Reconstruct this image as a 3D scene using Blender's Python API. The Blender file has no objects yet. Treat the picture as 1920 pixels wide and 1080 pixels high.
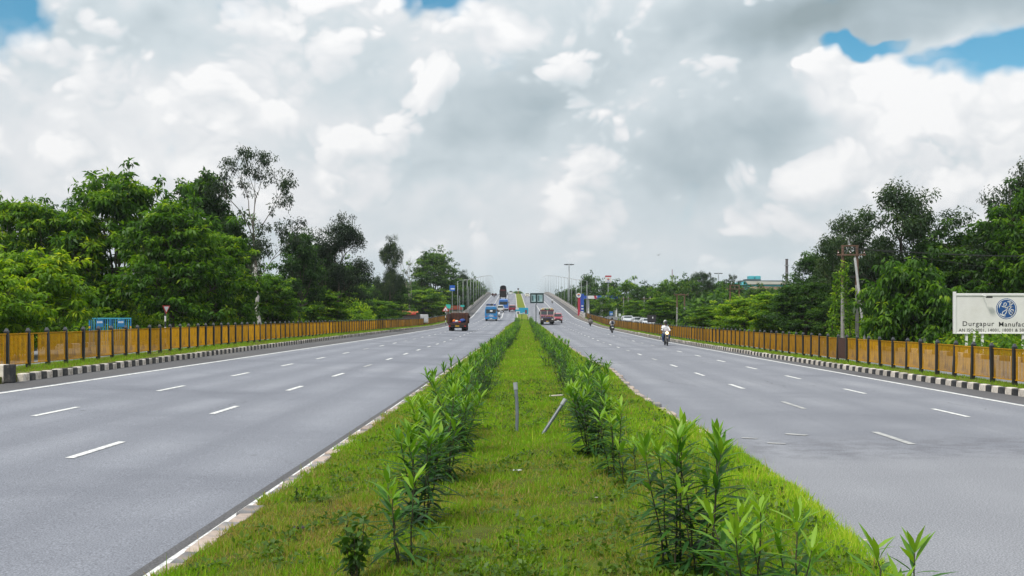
import bpy, bmesh, math, random
import numpy as np
from mathutils import Vector, Matrix
R = math.radians
random.seed(7)
scene = bpy.context.scene
C = scene.collection

# ------------------------------------------------------------------ camera
F, HX, HY, CAMZ = 2000.0, 985.0, 594.0, 2.2      # focal length in pixels of a 1920 wide frame, vanishing point, eye height
cam = bpy.data.objects.new('camera', bpy.data.cameras.new('camera'))
C.objects.link(cam)
cam.location = (0, 0, CAMZ)
cam.rotation_euler = (R(90), 0, 0)
cam.data.sensor_width = 36
cam.data.lens = 36 * F / 1920
cam.data.shift_x = -(HX - 960) / 1920
cam.data.shift_y = (HY - 540) / 1920
cam.data.clip_start = 0.05
cam.data.clip_end = 12000
scene.camera = cam

# ------------------------------------------------------------------ sky
SUN_EL, SUN_AZ = R(56), R(-140)     # azimuth from +Y towards +X
world = bpy.data.worlds.new('World')
scene.world = world
world.use_nodes = True
WT = world.node_tree
WT.nodes.clear()
def lk(t, a, b): t.links.new(a, b)
def nd(t, typ, **kw):
    n = t.nodes.new(typ)
    for k, v in kw.items():
        if k.startswith('i_'):
            key = k[2:]
            key = int(key) if key.isdigit() else key
            if hasattr(v, 'is_linked') or isinstance(v, bpy.types.NodeSocket): lk(t, v, n.inputs[key])
            else: n.inputs[key].default_value = v
        else: setattr(n, k, v)
    return n
def mth(t, op, a, b=0.0, c=0.0, clamp=False):
    n = t.nodes.new('ShaderNodeMath'); n.operation = op; n.use_clamp = clamp
    for i, v in enumerate((a, b, c)):
        if isinstance(v, bpy.types.NodeSocket): lk(t, v, n.inputs[i])
        else: n.inputs[i].default_value = v
    return n.outputs[0]
def vmt(t, op, a, b=None, c=None):
    n = t.nodes.new('ShaderNodeVectorMath'); n.operation = op
    for i, v in enumerate((a, b, c)):
        if v is None: continue
        if isinstance(v, bpy.types.NodeSocket): lk(t, v, n.inputs[i])
        else: n.inputs[i].default_value = v
    return n.outputs['Value'] if op in ('LENGTH', 'DOT_PRODUCT') else n.outputs[0]
def smooth(t, v, a, b, lo=0.0, hi=1.0):
    n = t.nodes.new('ShaderNodeMapRange'); n.interpolation_type = 'SMOOTHSTEP'
    lk(t, v, n.inputs[0])
    for i, x in enumerate((a, b, lo, hi)): n.inputs[i + 1].default_value = x
    return n.outputs[0]

def cloud_group(full):
    g = bpy.data.node_groups.new('cloud_field', 'ShaderNodeTree')
    g.interface.new_socket('Vector', in_out='INPUT', socket_type='NodeSocketVector')
    g.interface.new_socket('Value', in_out='OUTPUT', socket_type='NodeSocketFloat')
    gi = g.nodes.new('NodeGroupInput'); go = g.nodes.new('NodeGroupOutput')
    p = gi.outputs[0]
    s = mth(g, 'MULTIPLY', nd(g, 'ShaderNodeTexNoise', i_Vector=p, i_Scale=7.0, i_Detail=6.0 if full else 4.0, i_Roughness=0.55).outputs[0], 0.62)
    for sc_, am in ((8.0, 0.24), (17.0, 0.14), (35.0, 0.07)) + (((72.0, 0.04),) if full else ()):     # billows: round heads, sharp creases
        n = nd(g, 'ShaderNodeTexNoise', i_Vector=p, i_Scale=sc_, i_Detail=0.0).outputs[0]
        s = mth(g, 'ADD', s, mth(g, 'MULTIPLY', mth(g, 'ABSOLUTE', mth(g, 'SUBTRACT', mth(g, 'MULTIPLY', n, 2.0), 1.0)), am * 2))
    lk(g, s, go.inputs[0])
    return g

tc = WT.nodes.new('ShaderNodeTexCoord')
DIR = tc.outputs['Generated']
w0 = nd(WT, 'ShaderNodeTexNoise', i_Vector=DIR, i_Scale=6.0, i_Detail=2.0, i_Roughness=0.55)
WARP = vmt(WT, 'MULTIPLY', vmt(WT, 'SUBTRACT', w0.outputs['Color'], (0.5, 0.5, 0.5)), (0.08, 0.08, 0.06))
PW = vmt(WT, 'ADD', DIR, WARP)
CGA, CGB = cloud_group(True), cloud_group(False)
def field(off, grp):
    q = vmt(WT, 'MULTIPLY', vmt(WT, 'ADD', PW, off), (1.0, 1.0, 1.35))
    n = WT.nodes.new('ShaderNodeGroup'); n.node_tree = grp
    lk(WT, q, n.inputs[0])
    return n.outputs[0]
def broad(off):
    q = vmt(WT, 'MULTIPLY', vmt(WT, 'ADD', PW, off), (1.0, 1.0, 1.35))
    return nd(WT, 'ShaderNodeTexNoise', i_Vector=q, i_Scale=3.2, i_Detail=1.0, i_Roughness=0.5).outputs[0]
fA, fB = field((0, 0, 0), CGA), field((-0.012, 0, 0.026), CGB)
bA, bC = broad((0, 0, 0)), broad((-0.03, 0, 0.085))
wn = nd(WT, 'ShaderNodeTexNoise', i_Vector=DIR, i_Scale=11.0, i_Detail=3.0, i_Roughness=0.6)
DW = vmt(WT, 'ADD', DIR, vmt(WT, 'MULTIPLY', vmt(WT, 'SUBTRACT', wn.outputs['Color'], (0.5, 0.5, 0.5)), (0.11, 0.0, 0.085)))
def blob(px, py, rx, ry, amp):
    d = Vector(((px - HX) / F, 1.0, (HY - py) / F)).normalized()
    q = vmt(WT, 'MULTIPLY', vmt(WT, 'SUBTRACT', DW, d), (F / rx, 1.2, F / ry))
    return mth(WT, 'MULTIPLY', smooth(WT, vmt(WT, 'LENGTH', q), 1.25, 0.15), amp)
def total(lst):
    s = lst[0]
    for x in lst[1:]: s = mth(WT, 'ADD', s, x)
    return s
# openings of blue, dark cloud bases and bright heads, as directions from the place
holes = total([blob(-25, 15, 120, 105, 1.0), blob(800, -25, 150, 58, 1.0), blob(430, -10, 110, 40, 0.25), blob(1612, 74, 75, 22, 0.80),
               blob(1905, 105, 140, 40, 0.72), blob(1750, 92, 120, 20, 0.42), blob(945, 90, 60, 55, 0.35)])
far_hole = smooth(WT, nd(WT, 'ShaderNodeTexNoise', i_Vector=vmt(WT, 'ADD', DIR, (3.1, 0.4, 1.7)), i_Scale=1.9, i_Detail=2.0).outputs[0], 0.62, 0.72)
tone = total([blob(200, 80, 190, 70, -0.34), blob(960, 225, 190, 85, -0.20), blob(1400, 270, 230, 90, -0.40), blob(1450, 180, 140, 90, -0.20),
              blob(1720, 12, 560, 72, -0.62), blob(1150, 110, 240, 120, -0.10), blob(870, 335, 170, 30, -0.16), blob(620, 285, 220, 45, -0.16),
              blob(1640, 150, 230, 70, 0.30), blob(830, 60, 200, 80, 0.26), blob(640, 200, 260, 90, 0.14), blob(300, 190, 200, 60, 0.12),
              blob(100, 290, 200, 60, 0.08), blob(1760, 240, 200, 90, 0.14), blob(1050, 190, 150, 70, 0.10)])
lit = mth(WT, 'MULTIPLY', mth(WT, 'SUBTRACT', fA, fB), 0.95)
lit2 = mth(WT, 'MULTIPLY', mth(WT, 'SUBTRACT', bA, bC), 0.7)
sep = nd(WT, 'ShaderNodeSeparateXYZ', i_0=DIR)
ELV = mth(WT, 'MAXIMUM', sep.outputs[2], 0.0)
contrast = smooth(WT, ELV, 0.0, 0.15, 0.25, 1.0)          # far cloud layers lose contrast in the air
# bright heads stand crisp before a softer grey-blue layer, in two depths
def heads(fv, fo, off, t0, t1, amp):
    e = mth(WT, 'ADD', fv, mth(WT, 'ADD', mth(WT, 'MULTIPLY', tone, 0.34), mth(WT, 'MULTIPLY', mth(WT, 'SUBTRACT', bA, 0.5), off)))
    m = smooth(WT, e, t0, t1)
    l = mth(WT, 'MULTIPLY', mth(WT, 'SUBTRACT', fv, fo), amp)
    return m, l
m1, l1 = heads(fA, fB, 0.55, 0.535, 0.63, 1.25)
fD, fE = field((4.3, 1.7, 2.2), CGA), field((4.288, 1.7, 2.222), CGB)
m2, l2 = heads(fD, fE, 0.30, 0.59, 0.67, 1.5)
hb = total([l1, mth(WT, 'MULTIPLY', mth(WT, 'SUBTRACT', fA, 0.62), 0.30), mth(WT, 'MULTIPLY', lit2, 0.6), mth(WT, 'MULTIPLY', tone, 0.45)])
hb2 = total([l2, mth(WT, 'MULTIPLY', mth(WT, 'SUBTRACT', fD, 0.62), 0.45), mth(WT, 'MULTIPLY', tone, 0.50)])
lb = total([mth(WT, 'MULTIPLY', lit, 0.40), mth(WT, 'MULTIPLY', mth(WT, 'SUBTRACT', bA, 0.5), 0.5), lit2, mth(WT, 'MULTIPLY', tone, 0.72)])
mixb = nd(WT, 'ShaderNodeMix', data_type='FLOAT', i_0=m1, i_2=mth(WT, 'ADD', lb, -0.08), i_3=mth(WT, 'ADD', hb, -0.01)).outputs[0]
mixb = nd(WT, 'ShaderNodeMix', data_type='FLOAT', i_0=mth(WT, 'MULTIPLY', m2, 0.6), i_2=mixb, i_3=mth(WT, 'ADD', hb2, 0.03)).outputs[0]
bsum = mth(WT, 'ADD', mth(WT, 'MULTIPLY', mixb, contrast), 0.74)
bright = mth(WT, 'MULTIPLY', bsum, 1.0, clamp=True)
ramp = WT.nodes.new('ShaderNodeValToRGB')
lk(WT, bright, ramp.inputs[0])
el = ramp.color_ramp.elements
el[0].position = 0.0; el[0].color = (0.30, 0.37, 0.40, 1)
el[1].position = 1.0; el[1].color = (0.90, 0.905, 0.91, 1)
for pos, c in ((0.30, (0.42, 0.50, 0.545)), (0.60, (0.60, 0.67, 0.71)), (0.80, (0.75, 0.775, 0.80))):
    e = el.new(pos); e.color = (*c, 1)
hz = smooth(WT, ELV, 0.0, 0.085, 0.9, 0.0)
mixh = nd(WT, 'ShaderNodeMix', data_type='RGBA', i_0=hz, i_6=ramp.outputs[0], i_7=(0.56, 0.67, 0.725, 1))
zen = mth(WT, 'ADD', 0.97, mth(WT, 'MULTIPLY', ELV, 0.45))   # overcast light grows towards the zenith
bgc = nd(WT, 'ShaderNodeBackground', i_Color=mixh.outputs[2], i_Strength=zen)
sky = WT.nodes.new('ShaderNodeTexSky')
sky.sky_type = 'NISHITA'; sky.sun_disc = False
sky.sun_elevation = SUN_EL; sky.sun_rotation = SUN_AZ; sky.altitude = 60; sky.air_density = 1.0; sky.dust_density = 0.2; sky.ozone_density = 2.5
bgs = nd(WT, 'ShaderNodeBackground', i_Color=nd(WT, 'ShaderNodeHueSaturation', i_Hue=0.475, i_Saturation=1.35, i_Color=sky.outputs[0]).outputs[0], i_Strength=0.12)
al = mth(WT, 'ADD', mth(WT, 'SUBTRACT', 1.0, mth(WT, 'ADD', holes, mth(WT, 'MULTIPLY', far_hole, smooth(WT, ELV, 0.30, 0.42)))), mth(WT, 'MULTIPLY', mth(WT, 'SUBTRACT', fA, 0.62), 1.1))
veil = smooth(WT, fB, 0.45, 0.80, 0.05, 0.60)          # thin wisps drift across the openings
alpha = mth(WT, 'MAXIMUM', smooth(WT, al, 0.14, 0.70), veil)
mixs = nd(WT, 'ShaderNodeMixShader', i_0=alpha, i_1=bgs.outputs[0], i_2=bgc.outputs[0])
wo = WT.nodes.new('ShaderNodeOutputWorld')
lk(WT, mixs.outputs[0], wo.inputs[0])
world.cycles.sampling_method = 'MANUAL'
world.cycles.sample_map_resolution = 512

# ------------------------------------------------------------------ sun, exposure
sd = bpy.data.lights.new('sun', 'SUN')
sd.energy = 3.1; sd.angle = R(8); sd.color = (1.0, 0.96, 0.88)
sun = bpy.data.objects.new('sun', sd); C.objects.link(sun)
sv = Vector((math.sin(SUN_AZ) * math.cos(SUN_EL), math.cos(SUN_AZ) * math.cos(SUN_EL), math.sin(SUN_EL)))
sun.rotation_euler = sv.to_track_quat('Z', 'Y').to_euler()
sun.location = (0, 0, 60)
vs = scene.view_settings
vs.view_transform = 'Standard'; vs.look = 'None'; vs.exposure = 0.0; vs.gamma = 1.0; vs.use_curve_mapping = False
scene.cycles.max_bounces = 6; scene.cycles.diffuse_bounces = 3; scene.cycles.glossy_bounces = 2
scene.cycles.transmission_bounces = 3; scene.cycles.transparent_max_bounces = 6; scene.cycles.volume_bounces = 0
scene.cycles.caustics_reflective = False; scene.cycles.caustics_refractive = False
scene.cycles.use_denoising = True

# ------------------------------------------------------------------ helpers
def tag(o, label=None, cat=None, group=None, kind=None):
    if label: o['label'] = label
    if cat: o['category'] = cat
    if group: o['group'] = group
    if kind: o['kind'] = kind
    return o
def empty(name, loc=(0, 0, 0), rz=0.0, rx=0.0):
    o = bpy.data.objects.new(name, None); C.objects.link(o)
    o.empty_display_size = 0.2
    o.location = loc; o.rotation_euler = (rx, 0, rz)
    return o
def mesh_obj(name, me, parent=None, loc=None):
    o = bpy.data.objects.new(name, me); C.objects.link(o)
    if parent is not None: o.parent = parent
    if loc is not None: o.location = loc
    return o
def copy_tree(o, parent=None):
    c = o.copy(); C.objects.link(c)
    c.parent = parent
    for ch in list(o.children): copy_tree(ch, c)
    return c

class MB:
    def __init__(s): s.v, s.f, s.m = [], [], []
    def add(s, vs, fs, m=0, M=None):
        b = len(s.v)
        for p in vs:
            p = Vector(p)
            if M is not None: p = M @ p
            s.v.append(p[:])
        for f in fs: s.f.append([b + i for i in f]); s.m.append(m)
        return s
    def box(s, x0, x1, y0, y1, z0, z1, m=0, M=None):
        return s.add([(x0,y0,z0),(x1,y0,z0),(x1,y1,z0),(x0,y1,z0),(x0,y0,z1),(x1,y0,z1),(x1,y1,z1),(x0,y1,z1)],
                     [(0,3,2,1),(4,5,6,7),(0,1,5,4),(1,2,6,5),(2,3,7,6),(3,0,4,7)], m, M)
    def frustum(s, c0, s0, c1, s1, m=0, M=None):      # two rectangles in z planes: centre, half sizes
        (x, y, z), (a, b) = c0, s0; (X, Y, Z), (A, B) = c1, s1
        return s.add([(x-a,y-b,z),(x+a,y-b,z),(x+a,y+b,z),(x-a,y+b,z),(X-A,Y-B,Z),(X+A,Y-B,Z),(X+A,Y+B,Z),(X-A,Y+B,Z)],
                     [(0,3,2,1),(4,5,6,7),(0,1,5,4),(1,2,6,5),(2,3,7,6),(3,0,4,7)], m, M)
    def tube(s, pts, radii, n=8, m=0, M=None, caps=True):
        pts = [Vector(p) for p in pts]
        if not hasattr(radii, '__len__'): radii = [radii] * len(pts)
        vs, fs = [], []
        ref = None
        for i, p in enumerate(pts):
            t = (pts[min(i + 1, len(pts) - 1)] - pts[max(i - 1, 0)])
            t = t.normalized() if t.length > 1e-9 else Vector((0, 0, 1))
            if ref is None: ref = Vector((1, 0, 0)) if abs(t.x) < 0.8 else Vector((0, 1, 0))
            u = (ref - t * ref.dot(t)).normalized(); w = t.cross(u); ref = u
            for k in range(n):
                a = 2 * math.pi * k / n
                vs.append(p + (u * math.cos(a) + w * math.sin(a)) * radii[i])
        for i in range(len(pts) - 1):
            for k in range(n):
                k2 = (k + 1) % n
                fs.append((i * n + k, i * n + k2, (i + 1) * n + k2, (i + 1) * n + k))
        if caps:
            fs.append(tuple(range(n - 1, -1, -1))); fs.append(tuple((len(pts) - 1) * n + k for k in range(n)))
        return s.add(vs, fs, m, M)
    def prism(s, poly, a, b, axis='x', m=0, M=None, inset=None):   # polygon (p, q) extruded along an axis from a to b
        n = len(poly)
        def P(p, q, t): return {'x': (t, p, q), 'y': (p, t, q), 'z': (p, q, t)}[axis]
        vs = [P(p, q, a) for p, q in poly] + [P(p, q, b) for p, q in poly]
        fs = [tuple(range(n - 1, -1, -1)), tuple(range(n, 2 * n))] + [(i, (i + 1) % n, n + (i + 1) % n, n + i) for i in range(n)]
        return s.add(vs, fs, m, M)
    def ball(s, c, r, nu=10, nv=7, m=0, M=None, noise=0.0):
        c = Vector(c); r = Vector(r) if hasattr(r, '__len__') else Vector((r, r, r))
        vs = [c + Vector((0, 0, r.z))]
        for j in range(1, nv):
            th = math.pi * j / nv
            for k in range(nu):
                a = 2 * math.pi * k / nu; q = 1 + random.uniform(-noise, noise)
                vs.append(c + Vector((r.x * math.sin(th) * math.cos(a) * q, r.y * math.sin(th) * math.sin(a) * q, r.z * math.cos(th) * q)))
        vs.append(c - Vector((0, 0, r.z)))
        fs = [(0, 1 + k, 1 + (k + 1) % nu) for k in range(nu)]
        for j in range(nv - 2):
            for k in range(nu):
                a, b = 1 + j * nu + k, 1 + j * nu + (k + 1) % nu
                fs.append((a, a + nu, b + nu, b))
        L = len(vs) - 1; o = 1 + (nv - 2) * nu
        fs += [(L, o + (k + 1) % nu, o + k) for k in range(nu)]
        return s.add(vs, fs, m, M)
    def mesh(s, name, mats, smooth=False):
        me = bpy.data.meshes.new(name)
        me.from_pydata(s.v, [], s.f)
        for mm in (mats if isinstance(mats, (list, tuple)) else [mats]): me.materials.append(mm)
        if len(me.materials) > 1: me.polygons.foreach_set('material_index', s.m)
        if smooth: me.polygons.foreach_set('use_smooth', [True] * len(s.f))
        me.update()
        return me
    def build(s, name, mats, parent=None, loc=None, smooth=False, bevel=0.0, seg=2):
        o = mesh_obj(name, s.mesh(name, mats, smooth), parent, loc)
        if bevel:
            md = o.modifiers.new('bevel', 'BEVEL'); md.width = bevel; md.segments = seg; md.limit_method = 'ANGLE'; md.angle_limit = R(35)
        return o

def np_mesh(name, V, Q, mat, attrs=None):          # vertices (n,3), quads or tris (k, 3|4)
    me = bpy.data.meshes.new(name)
    V = np.asarray(V, np.float32); Q = np.asarray(Q, np.int32)
    k = Q.shape[1]
    me.vertices.add(len(V)); me.vertices.foreach_set('co', V.ravel())
    me.loops.add(Q.size); me.loops.foreach_set('vertex_index', Q.ravel())
    me.polygons.add(len(Q)); me.polygons.foreach_set('loop_start', np.arange(0, Q.size, k, dtype=np.int32))
    me.update(calc_edges=True)
    for nm, a in (attrs or {}).items():
        at = me.attributes.new(nm, 'FLOAT', 'POINT'); at.data.foreach_set('value', np.asarray(a, np.float32))
    me.materials.append(mat)
    return me

# ------------------------------------------------------------------ materials
MATS = {}
def ramp_to(t, fac, stops):
    r = t.nodes.new('ShaderNodeValToRGB'); lk(t, fac, r.inputs[0])
    e = r.color_ramp.elements
    e[0].position, e[0].color = stops[0][0], (*stops[0][1], 1)
    e[1].position, e[1].color = stops[-1][0], (*stops[-1][1], 1)
    for p, c in stops[1:-1]:
        x = e.new(p); x.color = (*c, 1)
    return r.outputs[0]
def new_mat(name):
    m = bpy.data.materials.new(name); m.use_nodes = True
    t = m.node_tree
    return m, t, t.nodes['Principled BSDF']
def pm(name, col, rough=0.6, var=0.18, scale=6.0, metal=0.0, bump=0.0, spec=0.5, dirt=None, dscale=1.5, orand=0.0, wear=(0.48, 0.68)):
    if name in MATS: return MATS[name]
    m, t, b = new_mat(name)
    co = t.nodes.new('ShaderNodeTexCoord').outputs['Object']
    n = nd(t, 'ShaderNodeTexNoise', i_Vector=co, i_Scale=scale, i_Detail=5.0, i_Roughness=0.6).outputs[0]
    lo = tuple(max(0, c * (1 - var)) for c in col); hi = tuple(min(1, c * (1 + var)) for c in col)
    c = ramp_to(t, n, [(0.3, lo), (0.7, hi)])
    if dirt:
        d = nd(t, 'ShaderNodeTexNoise', i_Vector=co, i_Scale=dscale, i_Detail=6.0, i_Roughness=0.65).outputs[0]
        c = nd(t, 'ShaderNodeMix', data_type='RGBA', i_0=smooth(t, d, wear[0], wear[1], 0.0, 0.85), i_6=c, i_7=(*dirt, 1)).outputs[2]
    if orand:
        oi = t.nodes.new('ShaderNodeObjectInfo')
        k = mth(t, 'ADD', 1.0 - orand, mth(t, 'MULTIPLY', oi.outputs['Random'], 2 * orand))
        c = vmt(t, 'MULTIPLY', c, nd(t, 'ShaderNodeCombineXYZ', i_0=k, i_1=k, i_2=k).outputs[0])
    lk(t, c, b.inputs['Base Color'])
    b.inputs['Roughness'].default_value = rough; b.inputs['Metallic'].default_value = metal
    b.inputs['Specular IOR Level'].default_value = spec
    if bump:
        bp = nd(t, 'ShaderNodeBump', i_Height=n, i_Strength=bump, i_Distance=0.02); lk(t, bp.outputs[0], b.inputs['Normal'])
    MATS[name] = m
    return m
def leaf_mat(name, stops, trans=0.32, rough=0.5, spec=0.3, tvar=0.22):
    m, t, b = new_mat(name)
    a = t.nodes.new('ShaderNodeAttribute'); a.attribute_name = 'rnd'
    oi = t.nodes.new('ShaderNodeObjectInfo')
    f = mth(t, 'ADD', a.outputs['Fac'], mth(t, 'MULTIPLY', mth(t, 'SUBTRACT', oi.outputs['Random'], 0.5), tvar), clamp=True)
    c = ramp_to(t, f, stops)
    lk(t, c, b.inputs['Base Color'])
    b.inputs['Roughness'].default_value = rough; b.inputs['Specular IOR Level'].default_value = spec
    tr = t.nodes.new('ShaderNodeBsdfTranslucent')
    cc = nd(t, 'ShaderNodeMix', data_type='RGBA', blend_type='MULTIPLY', i_0=1.0, i_6=c, i_7=(1.5, 1.5, 0.5, 1))
    lk(t, cc.outputs[2], tr.inputs[0])
    mx = nd(t, 'ShaderNodeMixShader', i_0=trans, i_1=b.outputs[0], i_2=tr.outputs[0])
    lk(t, mx.outputs[0], t.nodes['Material Output'].inputs[0])
    MATS[name] = m
    return m

# ------------------------------------------------------------------ the lie of the land
def table(pts):
    xs = np.array([p[0] for p in pts], float); ys = np.array([p[1] for p in pts], float)
    sl = np.gradient(ys, xs)
    def f(x):
        x = min(max(x, xs[0]), xs[-1])
        i = int(min(max(np.searchsorted(xs, x) - 1, 0), len(xs) - 2))
        h = xs[i + 1] - xs[i]; t = (x - xs[i]) / h
        return float((2*t**3 - 3*t*t + 1) * ys[i] + (t**3 - 2*t*t + t) * h * sl[i] + (-2*t**3 + 3*t*t) * ys[i+1] + (t**3 - t*t) * h * sl[i+1])
    return f
def linear(pts):
    xs = [p[0] for p in pts]; ys = [p[1] for p in pts]
    return lambda x: float(np.interp(x, xs, ys))
prof = table([(-60,0),(0,0),(60,0),(100,0.03),(127,0.16),(155,0.30),(180,0.52),(200,0.90),(225,1.45),(245,2.0),(270,3.1),(300,4.5),(350,6.7),(400,8.9),(450,11.0),(480,12.15),(510,13.05),(540,13.55),(570,13.45),(620,12.2),(700,9.2),(900,1.5),(1000,0),(1400,0)])
cx = linear([(0,0),(150,0),(215,-0.35),(290,-1.0),(400,-2.2),(505,-3.4),(700,-6.0),(1400,-14)])
sfac = linear([(0,1),(100,1),(230,0)])
ML = linear([(-60,-3.13),(178,-3.13),(205,-2.4),(226,-1.25),(1400,-1.25)])
MRb = linear([(-60,3.2),(8,2.95),(9.5,3.0),(12.6,3.25),(17,3.32),(21,3.2),(30,3.1),(38,3.35),(44,3.5),(50,3.2),(60,3.1),(178,3.1),(205,2.4),(226,1.25),(1400,1.25)])
LE = linear([(-60,-12.73),(190,-12.73),(245,-11.8),(1400,-11.8)])
RE = linear([(-60,12.3),(190,12.3),(245,11.8),(1400,11.8)])
LK = linear([(-60,-13.7),(30,-14.05),(54,-14.6),(87,-15.1),(140,-15.2),(190,-14.6),(225,-13.8),(245,-13.8),(1400,-13.8)])
RK = linear([(-60,14.4),(20,13.9),(40,13.4),(60,13.1),(200,13.2),(245,13.7),(1400,13.7)])
FL = linear([(-60,-15.1),(31.5,-15.33),(54,-16.1),(87,-16.6),(140,-16.7),(190,-16.0),(225,-15.0),(240,-14.3),(1400,-14.3)])
FR = linear([(-60,15.0),(30,14.6),(60,14.4),(200,14.3),(240,14.2),(1400,14.2)])
def X(fn, y): return fn(y) + cx(y)
def Z(x, y): return prof(y) + sfac(y) * 0.036 * max(0.0, -(x - cx(y)) - 3.13)
gz = linear([(-60,0),(100,0.03),(155,0.3),(200,0.85),(240,1.25),(300,0.8),(420,0.0),(5000,0)])
def G(x, y):
    g = gz(y)
    if x < -13: g += sfac(y) * 0.40 * float(np.interp(-x, [13, 30, 60], [1, 0.8, 0]))
    if x > 13: g += float(np.interp(y, [225, 285, 420, 520], [0, 1.5, 1.8, 0])) * float(np.interp(x, [13.5, 16, 45, 90], [0.6, 1, 1, 0]))
    return g
YS = list(np.arange(-14, 60, 2.0)) + list(np.arange(60, 720, 5.0)) + list(np.arange(720, 1001, 20.0))
def pxw(px, py, D): return Vector(((px - HX) * D / F, D, CAMZ + (HY - py) * D / F))
def on_road(px, py):
    """point of the road surface seen in the direction of a pixel of the photograph"""
    lo, hi = 8.0, 512.0
    for _ in range(50):
        D = 0.5 * (lo + hi); x = (px - HX) * D / F
        yy = HY + (CAMZ - Z(x, D)) * F / D
        if yy > py: lo = D
        else: hi = D
    x = (px - HX) * D / F
    return x, D, Z(x, D)
def slope(y): return math.atan((prof(y + 2) - prof(y - 2)) / 4)

def ribbon(name, fa, fb, mat, ys, dz=0.0, nx=1, zf=None, parent=None, kind='structure', crown=0.0, rough=0.0, skirt=0.0):
    vs, fs = [], []
    zf = zf or Z
    n = nx + 1
    for y in ys:
        a, b = fa(y), fb(y)
        for k in range(n):
            t = k / nx; x = a + (b - a) * t
            vs.append((x, y, zf(x, y) + dz + crown * 4 * t * (1 - t) + (random.uniform(-rough, rough) if 0 < k < nx else 0)))
    for j in range(len(ys) - 1):
        for k in range(nx):
            i = j * n + k
            fs.append((i, i + 1, i + n + 1, i + n))
    if skirt:
        for side in (0, nx):
            base = len(vs)
            for j in range(len(ys)): p = vs[j * n + side]; vs.append((p[0], p[1], p[2] - skirt))
            for j in range(len(ys) - 1): fs.append((j * n + side, (j + 1) * n + side, base + j + 1, base + j))
    me = bpy.data.meshes.new(name); me.from_pydata(vs, [], fs); me.materials.append(mat); me.update()
    o = mesh_obj(name, me, parent)
    if parent is None and kind: o['kind'] = kind
    return o

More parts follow.
